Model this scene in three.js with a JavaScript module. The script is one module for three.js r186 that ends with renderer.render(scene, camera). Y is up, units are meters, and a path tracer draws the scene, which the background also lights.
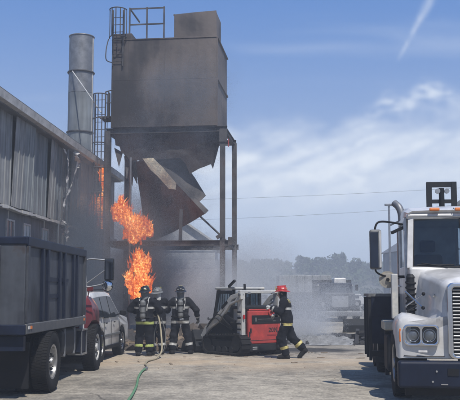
import * as THREE from 'three';
import { RoundedBoxGeometry } from 'three/addons/geometries/RoundedBoxGeometry.js';
import { TextGeometry } from 'three/addons/geometries/TextGeometry.js';
import { FontLoader } from 'three/addons/loaders/FontLoader.js';
import { mergeGeometries, toCreasedNormals, mergeVertices } from 'three/addons/utils/BufferGeometryUtils.js';
import { ImprovedNoise } from 'three/addons/math/ImprovedNoise.js';

// ---------------------------------------------------------------- camera, sky, sun, exposure
const scene = new THREE.Scene();
const camera = new THREE.PerspectiveCamera(2 * Math.atan(200 / 850) * 180 / Math.PI, 460 / 400, 0.1, 2500);
camera.position.set(0, 1.65, 0);
camera.rotation.x = Math.atan(92 / 850);
const renderer = new THREE.WebGLRenderer();
renderer.toneMapping = THREE.LinearToneMapping;
renderer.toneMappingExposure = 1.16;
renderer.shadowMap.enabled = true;

const perlin = new ImprovedNoise();
const clamp = (v, a = 0, b = 1) => Math.min(b, Math.max(a, v));
const sstep = (a, b, v) => { const t = clamp((v - a) / (b - a)); return t * t * (3 - 2 * t); };
const lerp = (a, b, t) => a + (b - a) * t;
function fbm(x, y, z, oct = 4) { let s = 0, a = 0.5, f = 1; for (let i = 0; i < oct; i++) { s += a * perlin.noise(x * f, y * f, z * f); f *= 2.03; a *= 0.5; } return s; }
function rng(seed) { let s = seed >>> 0; return () => { s = (s + 0x6D2B79F5) >>> 0; let t = s; t = Math.imul(t ^ (t >>> 15), t | 1); t ^= t + Math.imul(t ^ (t >>> 7), t | 61); return ((t ^ (t >>> 14)) >>> 0) / 4294967296; }; }

const SUN = new THREE.Vector3(0.25, 1, 0.58).normalize();
{
  const W = 2048, H = 1024, data = new Float32Array(W * H * 4);
  const zen = [0.06, 0.16, 0.44], mid = [0.092, 0.222, 0.54], hor = [0.56, 0.65, 0.76], cl = [0.74, 0.80, 0.88];
  for (let j = 0; j < H; j++) {
    const el = ((j + 0.5) / H - 0.5) * Math.PI, sy = Math.sin(el), cy = Math.cos(el), deg = el * 180 / Math.PI;
    for (let i = 0; i < W; i++) {
      const ph = ((i + 0.5) / W - 0.5) * 2 * Math.PI, x = cy * Math.cos(ph), z = cy * Math.sin(ph);
      const t1 = Math.pow(clamp(1 - Math.max(0, deg) / 24), 1.7), t2 = sstep(15, 80, deg);
      let c = [0, 1, 2].map((k) => lerp(lerp(mid[k], hor[k], t1), zen[k], t2));
      if (deg > 0) {
        const q = 1 / (sy + 0.06), u = x * q, w = z * q;
        const wx = fbm(u * 0.6, w * 0.6, 7.3, 3) * 0.9, n = fbm(u * 0.55 + wx, w * 1.5 + wx * 0.6, 2.7, 6);
        let a = sstep(0.04, 0.5, n) * 0.75 * sstep(0, 5, deg);
        const az = Math.atan2(x, -z) * 180 / Math.PI;
        if (Math.abs(az) < 60) {
          // the sheet of cirrus that rises to the right, and the swirl above it
          const top = 10.6 + az * 0.10 + fbm(az * 0.16, deg * 0.3, 1.1, 4) * 3.6;
          const warp = fbm(az * 0.3, deg * 0.5, 6.6, 3) * 1.6, fine = 0.78 + 0.9 * fbm(az * 0.13 + warp * 0.6, deg * 0.55 - az * 0.09 + warp * 0.5, 4.2, 6) + 0.5 * fbm(az * 0.5 + warp * 1.5, deg * 2.3 - az * 0.42 + warp * 2, 8.2, 4) * sstep(4, 9, deg);
          const sheet = sstep(top + 0.7, top - 1.5, deg) * sstep(1, 5.5, deg) * clamp(fine) * sstep(-14, 0, az) * sstep(40, 22, az);
          const fx = az - 12.6, arc = 12.9 + fx * 0.12 - 0.10 * fx * fx + fbm(az * 0.5, 2.2, 0.4, 3) * 1.1;
          const swirl = Math.exp(-Math.pow((deg - arc) / 0.6, 2)) * Math.exp(-Math.pow(fx / 3.6, 2)) * clamp(0.65 + 1.9 * fbm(az * 0.9 + deg, deg * 2.6 - az * 0.5, 9.1, 5)) * 0.8;
          a = Math.max(a * 0.35, clamp(sheet * lerp(0.35, 0.95, sstep(4.5, 8, deg))), swirl);
          // an old contrail, widening as it rises
          const cx = 11.5 + (deg - 15.3) * 0.60, cw = 0.08 + 0.055 * (deg - 14.8);
          a = Math.max(a, 0.5 * Math.exp(-Math.pow((az - cx) / cw, 2)) * sstep(14.9, 16, deg) * sstep(27, 20, deg) * clamp(0.8 + fbm(az * 1.7, deg * 1.3, 3.3, 3)));
        }
        c = c.map((v, k) => lerp(v, cl[k], clamp(a)));
      }
      const o = (j * W + i) * 4; data[o] = c[0]; data[o + 1] = c[1]; data[o + 2] = c[2]; data[o + 3] = 1;
    }
  }
  const sky = new THREE.DataTexture(data, W, H, THREE.RGBAFormat, THREE.FloatType);
  sky.mapping = THREE.EquirectangularReflectionMapping; sky.magFilter = THREE.LinearFilter; sky.needsUpdate = true;
  scene.background = sky; scene.environment = sky;
}
const sun = new THREE.DirectionalLight(new THREE.Color(1, 0.965, 0.91), 4.4);
sun.position.copy(SUN).multiplyScalar(80).add(new THREE.Vector3(0, 0, -22)); sun.target.position.set(0, 0, -22);
sun.castShadow = true; sun.shadow.mapSize.set(4096, 4096);
Object.assign(sun.shadow.camera, { left: -40, right: 40, top: 40, bottom: -40, near: 1, far: 200 });
scene.add(sun, sun.target);
scene.fog = new THREE.FogExp2(new THREE.Color(0.80, 0.86, 0.95), 0.0032);

// ---------------------------------------------------------------- textures and materials
function tex(w, h, fn, srgb = true) {
  const d = new Uint8Array(w * h * 4);
  for (let j = 0; j < h; j++) for (let i = 0; i < w; i++) { const c = fn(i / w, j / h, i, j), o = (j * w + i) * 4; for (let k = 0; k < 3; k++) d[o + k] = clamp(c[k]) * 255; d[o + 3] = 255; }
  const t = new THREE.DataTexture(d, w, h, THREE.RGBAFormat); t.wrapS = t.wrapT = THREE.RepeatWrapping; t.magFilter = THREE.LinearFilter; t.minFilter = THREE.LinearMipmapLinearFilter;
  if (srgb) t.colorSpace = THREE.SRGBColorSpace; t.needsUpdate = true; return t;
}
// noise that wraps: four corner blends of fbm
function wrapN(u, v, f, z, oct = 4) {
  const a = fbm(u * f, v * f, z, oct), b = fbm((u - 1) * f, v * f, z, oct), c = fbm(u * f, (v - 1) * f, z, oct), d = fbm((u - 1) * f, (v - 1) * f, z, oct);
  return lerp(lerp(a, b, u), lerp(c, d, u), v);
}
const rep = (t, s) => { const c = t.clone(); c.repeat.set(s, s); c.needsUpdate = true; return c; };
const R0 = rng(11);
const tGrime = tex(512, 512, (u, v) => { const n = wrapN(u, v, 5, 1.3, 5), m = wrapN(u, v, 22, 5.3, 3), k = 0.86 + 0.34 * n + 0.12 * m + (R0() - 0.5) * 0.05; return [k, k * 0.985, k * 0.965]; });
const tDusty = tex(512, 512, (u, v) => { const n = sstep(-0.1, 0.35, wrapN(u, v, 6, 3.3, 5)), m = wrapN(u, v, 30, 8.3, 3); const k = 0.80 + 0.1 * m; return [k + 0.16 * n, k + 0.13 * n, k + 0.07 * n]; });
const tSteel = tex(1024, 1024, (u, v) => {
  const big = wrapN(u, v, 3, 2.3, 6), str = wrapN(u, v * 0.12, 26, 6.1, 3), sp = wrapN(u, v, 40, 1.7, 2), soot = sstep(-0.06, 0.26, wrapN(u, v, 2.2, 11.9, 6) + 0.25 * str + 0.12 * sp), r = sstep(0.10, 0.36, big + 0.35 * sp + 0.3 * str);
  const k = 0.86 + 0.34 * big + 0.24 * str + 0.14 * sp; return [lerp(k, 0.70, r * 0.6) * (1 - 0.62 * soot), lerp(k * 0.975, 0.49, r * 0.6) * (1 - 0.62 * soot), lerp(k * 0.955, 0.38, r * 0.6) * (1 - 0.58 * soot)];
});
const tStreak = tex(512, 512, (u, v) => { const s = wrapN(u, v * 0.1, 30, 4.4, 3), n = wrapN(u, v, 4, 7.7, 5); const k = 0.84 + 0.3 * s + 0.4 * n; return [k, k * 0.99, k * 0.97]; });
const tBumpF = tex(256, 256, (u, v) => { const k = 0.5 + 0.7 * wrapN(u, v, 24, 2.1, 3) + (R0() - 0.5) * 0.1; return [k, k, k]; }, false);
const tDent = tex(256, 256, (u, v) => { const k = 0.5 + 0.8 * wrapN(u, v, 4, 9.1, 3); return [k, k, k]; }, false);
const tFire = tex(256, 256, (u, v) => { const n = sstep(-0.3, 0.42, wrapN(u, v, 8, 3.9, 4)); return [0.55 + 0.45 * n, 0.2 + 0.62 * n, 0.12 + 0.56 * n * n]; });
const L = (r, g, b) => new THREE.Color().setRGB(r, g, b);
function mat(c, o = {}) {
  const { s = 1, bump = 0, dent = 0, map, ...rest } = o;
  const m = new THREE.MeshPhysicalMaterial({ color: c, roughness: 0.7, metalness: 0, ...rest });
  if (map) m.map = rep(map, s);
  if (bump) { m.bumpMap = rep(tBumpF, 1.5); m.bumpScale = bump; }
  if (dent) { m.bumpMap = rep(tDent, 0.7); m.bumpScale = dent; }
  return m;
}
const MT = {
  towerSteel: mat(L(0.165, 0.142, 0.130), { map: tSteel, s: 0.13, roughness: 0.75, dent: 0.02 }),
  charred: mat(L(0.18, 0.135, 0.112), { map: tSteel, s: 0.4, roughness: 0.9, dent: 0.04 }),
  torn: mat(L(0.105, 0.10, 0.10), { map: tSteel, s: 0.4, roughness: 0.8, dent: 0.05 }),
  beam: mat(L(0.085, 0.085, 0.09), { map: tSteel, s: 0.6, roughness: 0.7 }),
  galv: mat(L(0.25, 0.265, 0.29), { map: tGrime, s: 0.7, roughness: 0.5, metalness: 0.5 }),
  insul: mat(L(0.82, 0.74, 0.58), { map: tDusty, s: 1.6, roughness: 1, bump: 0.05 }),
  siding: mat(L(0.24, 0.265, 0.285), { map: tStreak, s: 0.3, roughness: 0.6 }),
  siding2: mat(L(0.20, 0.225, 0.25), { map: tStreak, s: 0.24, roughness: 0.6 }),
  siding3: mat(L(0.29, 0.30, 0.31), { map: tStreak, s: 0.35, roughness: 0.6 }),
  wallLow: mat(L(0.16, 0.18, 0.21), { map: tStreak, s: 0.2, roughness: 0.8 }),
  trim: mat(L(0.55, 0.56, 0.57), { map: tGrime, s: 0.6, roughness: 0.6 }),
  roofing: mat(L(0.16, 0.17, 0.185), { map: tGrime, s: 0.3, roughness: 0.7 }),
  white: mat(L(0.74, 0.745, 0.745), { map: tGrime, s: 0.5, roughness: 0.32, clearcoat: 0.5, clearcoatRoughness: 0.2 }),
  whiteDirty: mat(L(0.60, 0.60, 0.585), { map: tDusty, s: 0.7, roughness: 0.55 }),
  tatter: mat(L(0.8, 0.8, 0.8), { map: tGrime, s: 1, roughness: 0.7 }),
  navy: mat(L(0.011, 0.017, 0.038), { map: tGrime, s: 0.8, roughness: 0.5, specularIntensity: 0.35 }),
  bedGrey: mat(L(0.058, 0.068, 0.086), { map: tSteel, s: 0.4, roughness: 0.62, dent: 0.02 }),
  bedDark: mat(L(0.018, 0.028, 0.052), { map: tGrime, s: 0.7, roughness: 0.6, specularIntensity: 0.35 }),
  railGrey: mat(L(0.11, 0.112, 0.118), { map: tDusty, s: 1.4, roughness: 0.7 }),
  red: mat(L(0.17, 0.02, 0.026), { map: tDusty, s: 0.8, roughness: 0.4, clearcoat: 0.3, clearcoatRoughness: 0.3 }),
  loadRed: mat(L(0.50, 0.055, 0.045), { map: tDusty, s: 1, roughness: 0.5 }),
  black: mat(L(0.014, 0.014, 0.016), { specularIntensity: 0.4, map: tDusty, s: 1, roughness: 0.6 }),
  rubber: mat(L(0.02, 0.02, 0.021), { specularIntensity: 0.4, map: tDusty, s: 2, roughness: 0.9, bump: 0.006 }),
  iron: mat(L(0.036, 0.038, 0.043), { specularIntensity: 0.4, map: tDusty, s: 1.3, roughness: 0.6, metalness: 0.3 }),
  chrome: mat(L(0.62, 0.63, 0.65), { roughness: 0.16, metalness: 1 }),
  alu: mat(L(0.55, 0.56, 0.57), { map: tGrime, s: 1.5, roughness: 0.38, metalness: 0.8 }),
  tank: mat(L(0.62, 0.58, 0.48), { map: tDusty, s: 1.5, roughness: 0.6 }),
  glass: new THREE.MeshPhysicalMaterial({ color: L(0.55, 0.62, 0.66), transmission: 1, thickness: 0, roughness: 0.03, ior: 1.5 }),
  darkGlass: new THREE.MeshPhysicalMaterial({ color: L(0.02, 0.024, 0.03), roughness: 0.08, metalness: 0, specularIntensity: 0.6 }),
  lens: new THREE.MeshPhysicalMaterial({ color: L(0.8, 0.82, 0.84), transmission: 1, thickness: 0, roughness: 0.12 }),
  amber: mat(L(0.62, 0.17, 0.03), { roughness: 0.35 }),
  tailRed: mat(L(0.4, 0.02, 0.02), { roughness: 0.3 }),
  mirror: mat(L(0.7, 0.72, 0.75), { metalness: 1, roughness: 0.06 }),
  mirrorBack: mat(L(0.40, 0.37, 0.32), { map: tDusty, s: 3, roughness: 0.5 }),
  skin: mat(L(0.42, 0.26, 0.19), { roughness: 0.6 }),
  gear: mat(L(0.013, 0.014, 0.019), { specularIntensity: 0.3, map: tDusty, s: 2.4, roughness: 0.95, dent: 0.02 }),
  gear2: mat(L(0.02, 0.021, 0.026), { specularIntensity: 0.3, map: tDusty, s: 2.1, roughness: 0.95, dent: 0.02 }),
  glove: mat(L(0.05, 0.047, 0.042), { map: tDusty, s: 3, roughness: 0.95 }),
  lime: mat(L(0.50, 0.60, 0.18), { roughness: 0.5, map: tGrime, s: 3 }),
  silver: mat(L(0.50, 0.51, 0.50), { roughness: 0.4, map: tGrime, s: 3 }),
  yellow: mat(L(0.62, 0.55, 0.20), { roughness: 0.5, map: tGrime, s: 3 }),
  helmBlack: mat(L(0.02, 0.02, 0.021), { roughness: 0.35, map: tDusty, s: 3 }),
  helmRed: mat(L(0.50, 0.035, 0.03), { roughness: 0.3, map: tGrime, s: 3 }),
  helmWhite: mat(L(0.66, 0.65, 0.62), { roughness: 0.4, map: tGrime, s: 3 }),
  packGrey: mat(L(0.17, 0.18, 0.185), { roughness: 0.6, map: tGrime, s: 3 }),
  hoseTan: mat(L(0.42, 0.37, 0.26), { roughness: 0.85, map: tDusty, s: 3 }),
  hoseGreen: mat(L(0.13, 0.30, 0.16), { roughness: 0.85, map: tDusty, s: 3 }),
  ash: mat(L(0.27, 0.28, 0.29), { roughness: 1, map: tGrime, s: 1.3, bump: 0.03 }),
  burnt: mat(L(0.035, 0.034, 0.034), { roughness: 0.85, map: tGrime, s: 1.5, bump: 0.03 }),
  rubbleA: mat(L(0.12, 0.10, 0.085), { roughness: 1, map: tGrime, s: 2 }),
  rubbleB: mat(L(0.28, 0.22, 0.16), { roughness: 1, map: tGrime, s: 2 }),
};

// ---------------------------------------------------------------- geometry helpers
const V = (x, y, z) => new THREE.Vector3(x, y, z);
function put(g, x = 0, y = 0, z = 0, rx = 0, ry = 0, rz = 0) { if (rx || ry || rz) g.applyMatrix4(new THREE.Matrix4().makeRotationFromEuler(new THREE.Euler(rx, ry, rz))); return g.translate(x, y, z); }
const bx = (w, h, d, x, y, z, rx, ry, rz) => put(new THREE.BoxGeometry(w, h, d), x, y, z, rx, ry, rz);
const rb = (w, h, d, r, x, y, z, rx, ry, rz) => put(new RoundedBoxGeometry(w, h, d, 2, Math.min(r, w / 2.01, h / 2.01, d / 2.01)), x, y, z, rx, ry, rz);
const cyl = (r1, r2, h, seg, x, y, z, rx, ry, rz) => put(new THREE.CylinderGeometry(r1, r2, h, seg), x, y, z, rx, ry, rz);
const sph = (r, x, y, z, sx = 1, sy = 1, sz = 1, w = 16, h = 12) => new THREE.SphereGeometry(r, w, h).scale(sx, sy, sz).translate(x, y, z);
function along(g, a, b) { const d = b.clone().sub(a), q = new THREE.Quaternion().setFromUnitVectors(V(0, 1, 0), d.clone().normalize()); return g.applyQuaternion(q).translate((a.x + b.x) / 2, (a.y + b.y) / 2, (a.z + b.z) / 2); }
const bar = (a, b, r, seg = 8, r2 = r) => along(new THREE.CylinderGeometry(r2, r, a.distanceTo(b), seg), a, b);
function beam(a, b, w, h) { // square beam whose h side stays upright
  const d = b.clone().sub(a), l = d.length(), z = d.normalize(), up = Math.abs(z.y) > 0.99 ? V(0, 0, 1) : V(0, 1, 0), x = up.clone().cross(z).normalize(), y = z.clone().cross(x);
  return new THREE.BoxGeometry(w, h, l).applyMatrix4(new THREE.Matrix4().makeBasis(x, y, z)).translate((a.x + b.x) / 2, (a.y + b.y) / 2, (a.z + b.z) / 2);
}
function ibeam(a, b, w, h, t = 0.02) {
  const d = b.clone().sub(a), l = d.length(), z = d.normalize(), up = Math.abs(z.y) > 0.99 ? V(0, 0, 1) : V(0, 1, 0), x = up.clone().cross(z).normalize(), y = z.clone().cross(x);
  return mg(bx(w, t, l, 0, h / 2 - t / 2, 0), bx(w, t, l, 0, -h / 2 + t / 2, 0), bx(t, h - 2 * t, l, 0, 0, 0)).applyMatrix4(new THREE.Matrix4().makeBasis(x, y, z)).translate((a.x + b.x) / 2, (a.y + b.y) / 2, (a.z + b.z) / 2);
}
const tube = (pts, r, seg = 24, rad = 8, closed = false) => new THREE.TubeGeometry(new THREE.CatmullRomCurve3(pts, closed), seg, r, rad, closed);
function shape(pts) { const s = new THREE.Shape(); pts.forEach(([x, y], i) => (i ? s.lineTo(x, y) : s.moveTo(x, y))); s.closePath(); return s; }
function ext(pts, depth, bevel = 0, holes = []) { // outline in x,y; depth centred on z
  const s = shape(pts); for (const h of holes) { const p = new THREE.Path(); h.forEach(([x, y], i) => (i ? p.lineTo(x, y) : p.moveTo(x, y))); p.closePath(); s.holes.push(p); }
  const g = new THREE.ExtrudeGeometry(s, { depth: depth - 2 * bevel, bevelEnabled: bevel > 0, bevelSize: bevel, bevelOffset: -bevel, bevelThickness: bevel, bevelSegments: 2, curveSegments: 8 });
  return g.translate(0, 0, -(depth - 2 * bevel) / 2);
}
const extX = (pts, width, bevel, holes) => ext(pts.map(([z, y]) => [z, y]), width, bevel, holes).rotateY(-Math.PI / 2); // outline given as (z,y), width along x
function rrect(x0, y0, x1, y1, r, n = 4) { const o = []; for (const [cx, cy, a0] of [[x1 - r, y1 - r, 0], [x0 + r, y1 - r, 90], [x0 + r, y0 + r, 180], [x1 - r, y0 + r, 270]]) for (let i = 0; i <= n; i++) { const a = (a0 + 90 * i / n) * Math.PI / 180; o.push([cx + r * Math.cos(a), cy + r * Math.sin(a)]); } return o; }
function loft(sections, capA = true, capB = true, crease = 0.7) { // each section: array of Vector3, closed ring
  const n = sections[0].length, p = [], idx = [];
  sections.forEach((s) => s.forEach((v) => p.push(v.x, v.y, v.z)));
  for (let i = 0; i < sections.length - 1; i++) for (let j = 0; j < n; j++) { const a = i * n + j, b = i * n + (j + 1) % n, c = a + n, d = b + n; idx.push(a, b, d, a, d, c); }
  const cap = (k, flip) => { const s = sections[k], c = s.reduce((q, v) => q.add(v), V(0, 0, 0)).divideScalar(n), m = p.length / 3; p.push(c.x, c.y, c.z); for (let j = 0; j < n; j++) flip ? idx.push(m, k * n + (j + 1) % n, k * n + j) : idx.push(m, k * n + j, k * n + (j + 1) % n); };
  if (capA) cap(0, true); if (capB) cap(sections.length - 1, false);
  const g = new THREE.BufferGeometry(); g.setAttribute('position', new THREE.Float32BufferAttribute(p, 3)); g.setIndex(idx);
  return toCreasedNormals(g, crease);
}
function clean(g) { let q = g.index ? g.toNonIndexed() : g.clone(); for (const k of Object.keys(q.attributes)) if (!['position', 'normal', 'uv', 'color'].includes(k)) q.deleteAttribute(k); if (!q.attributes.normal) q.computeVertexNormals(); q.morphAttributes = {}; return q; }
function boxUV(g) { // texture coordinates in metres, from the thing's own axes
  const p = g.attributes.position, uv = new Float32Array(p.count * 2), a = V(0, 0, 0), b = V(0, 0, 0), c = V(0, 0, 0);
  for (let i = 0; i < p.count; i += 3) {
    a.fromBufferAttribute(p, i); b.fromBufferAttribute(p, i + 1); c.fromBufferAttribute(p, i + 2);
    const n = b.clone().sub(a).cross(c.clone().sub(a)), ax = Math.abs(n.x), ay = Math.abs(n.y), az = Math.abs(n.z);
    [a, b, c].forEach((v, k) => { const [s, t] = ax >= ay && ax >= az ? [v.z, v.y] : ay >= az ? [v.x, v.z] : [v.x, v.y]; uv[(i + k) * 2] = s + 0.37 * v.x * (ax >= ay && ax >= az ? 1 : 0); uv[(i + k) * 2 + 1] = t; });
  }
  g.setAttribute('uv', new THREE.BufferAttribute(uv, 2)); return g;
}
function mg(...gs) { const l = gs.flat().map(clean), keep = l.every((g) => g.attributes.color); l.forEach((g) => { if (!keep) g.deleteAttribute('color'); if (!g.attributes.uv) g.setAttribute('uv', new THREE.BufferAttribute(new Float32Array(g.attributes.position.count * 2), 2)); }); return l.length === 1 ? l[0] : mergeGeometries(l); }
const taken = {};
function numbered(n) { taken[n] = (taken[n] ?? -1) + 1; return taken[n] ? `${n}_${String(taken[n]).padStart(3, '0')}` : n; }
function M(name, geos, material, parent = scene, o = {}) {
  let g = mg(geos); if (!o.keepUV) boxUV(g);
  const m = new THREE.Mesh(g, material); m.name = parent === scene ? numbered(name) : name; m.castShadow = m.receiveShadow = true; parent.add(m); return m;
}
function again(m, parent, x, y, z, rx = 0, ry = 0, rz = 0) { const c = m.clone(); c.position.set(x, y, z); c.rotation.set(rx, ry, rz); parent.add(c); return c; }
function thing(name, label, category, pos = [0, 0, 0], turn = 0, group) { const o = new THREE.Group(); o.name = numbered(name); o.position.set(...pos); o.rotation.y = turn; o.userData = { label, category }; if (group) o.userData.group = group; scene.add(o); return o; }
function sub(name, parent) { const o = new THREE.Group(); o.name = name; parent.add(o); return o; }
function tag(o, label, category, group) { o.userData = { label, category }; if (group) o.userData.group = group; return o; }
const setting = (o) => { o.userData = { kind: 'structure' }; return o; };
const stuff = (o, label, category) => { o.userData = { kind: 'stuff', label, category }; return o; };
// smooth skin over a distance field (surface nets)
function skin(fn, lo, hi, cell) {
  const nx = Math.ceil((hi[0] - lo[0]) / cell) + 1, ny = Math.ceil((hi[1] - lo[1]) / cell) + 1, nz = Math.ceil((hi[2] - lo[2]) / cell) + 1, f = new Float32Array(nx * ny * nz), id = (i, j, k) => i + nx * (j + ny * k);
  for (let k = 0; k < nz; k++) for (let j = 0; j < ny; j++) for (let i = 0; i < nx; i++) f[id(i, j, k)] = fn(lo[0] + i * cell, lo[1] + j * cell, lo[2] + k * cell);
  const vid = new Int32Array(nx * ny * nz).fill(-1), P = [], idx = [];
  const E = [[0, 1], [2, 3], [4, 5], [6, 7], [0, 2], [1, 3], [4, 6], [5, 7], [0, 4], [1, 5], [2, 6], [3, 7]];
  for (let k = 0; k < nz - 1; k++) for (let j = 0; j < ny - 1; j++) for (let i = 0; i < nx - 1; i++) {
    const c = []; let m = 0; for (let q = 0; q < 8; q++) { c[q] = f[id(i + (q & 1), j + ((q >> 1) & 1), k + (q >> 2))]; if (c[q] < 0) m++; }
    if (m === 0 || m === 8) continue;
    let x = 0, y = 0, z = 0, n = 0;
    for (const [a, b] of E) if ((c[a] < 0) !== (c[b] < 0)) { const t = c[a] / (c[a] - c[b]); x += lerp(a & 1, b & 1, t); y += lerp((a >> 1) & 1, (b >> 1) & 1, t); z += lerp(a >> 2, b >> 2, t); n++; }
    vid[id(i, j, k)] = P.length / 3; P.push(lo[0] + (i + x / n) * cell, lo[1] + (j + y / n) * cell, lo[2] + (k + z / n) * cell);
  }
  const quad = (a, b, c, d, flip) => { if (a < 0 || b < 0 || c < 0 || d < 0) return; flip ? idx.push(a, c, b, a, d, c) : idx.push(a, b, c, a, c, d); };
  for (let k = 1; k < nz - 1; k++) for (let j = 1; j < ny - 1; j++) for (let i = 1; i < nx - 1; i++) {
    const s = f[id(i, j, k)] < 0;
    if (s !== f[id(i + 1, j, k)] < 0) quad(vid[id(i, j - 1, k - 1)], vid[id(i, j, k - 1)], vid[id(i, j, k)], vid[id(i, j - 1, k)], !s);
    if (s !== f[id(i, j + 1, k)] < 0) quad(vid[id(i - 1, j, k - 1)], vid[id(i - 1, j, k)], vid[id(i, j, k)], vid[id(i, j, k - 1)], !s);
    if (s !== f[id(i, j, k + 1)] < 0) quad(vid[id(i - 1, j - 1, k)], vid[id(i, j - 1, k)], vid[id(i, j, k)], vid[id(i - 1, j, k)], !s);
  }
  const g = new THREE.BufferGeometry(); g.setAttribute('position', new THREE.Float32BufferAttribute(P, 3)); g.setIndex(idx); g.computeVertexNormals(); return g;
}
function bones(list, k = 0.03) { // list of [a, b, ra, rb]
  const L2 = list.map(([a, b, ra, rb]) => ({ a, d: b.clone().sub(a), l: Math.max(1e-6, a.distanceToSquared(b)), ra, rb }));
  return (x, y, z) => { let r = 1e3; for (const q of L2) { const px = x - q.a.x, py = y - q.a.y, pz = z - q.a.z, t = clamp((px * q.d.x + py * q.d.y + pz * q.d.z) / q.l), ex = px - t * q.d.x, ey = py - t * q.d.y, ez = pz - t * q.d.z, d = Math.sqrt(ex * ex + ey * ey + ez * ez) - lerp(q.ra, q.rb, t); const h = Math.max(k - Math.abs(r - d), 0) / k; r = Math.min(r, d) - h * h * k * 0.25; } return r; };
}
function band(g, inside, off) { // a strip lifted off a skin where inside(centre) holds
  const q = clean(g), p = q.attributes.position, n = q.attributes.normal, P = [], N = [];
  for (let i = 0; i < p.count; i += 3) { const x = (p.getX(i) + p.getX(i + 1) + p.getX(i + 2)) / 3, y = (p.getY(i) + p.getY(i + 1) + p.getY(i + 2)) / 3, z = (p.getZ(i) + p.getZ(i + 1) + p.getZ(i + 2)) / 3; if (!inside(x, y, z)) continue; for (let j = i; j < i + 3; j++) { P.push(p.getX(j) + n.getX(j) * off, p.getY(j) + n.getY(j) * off, p.getZ(j) + n.getZ(j) * off); N.push(n.getX(j), n.getY(j), n.getZ(j)); } }
  const r = new THREE.BufferGeometry(); r.setAttribute('position', new THREE.Float32BufferAttribute(P, 3)); r.setAttribute('normal', new THREE.Float32BufferAttribute(N, 3)); return r;
}

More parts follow.
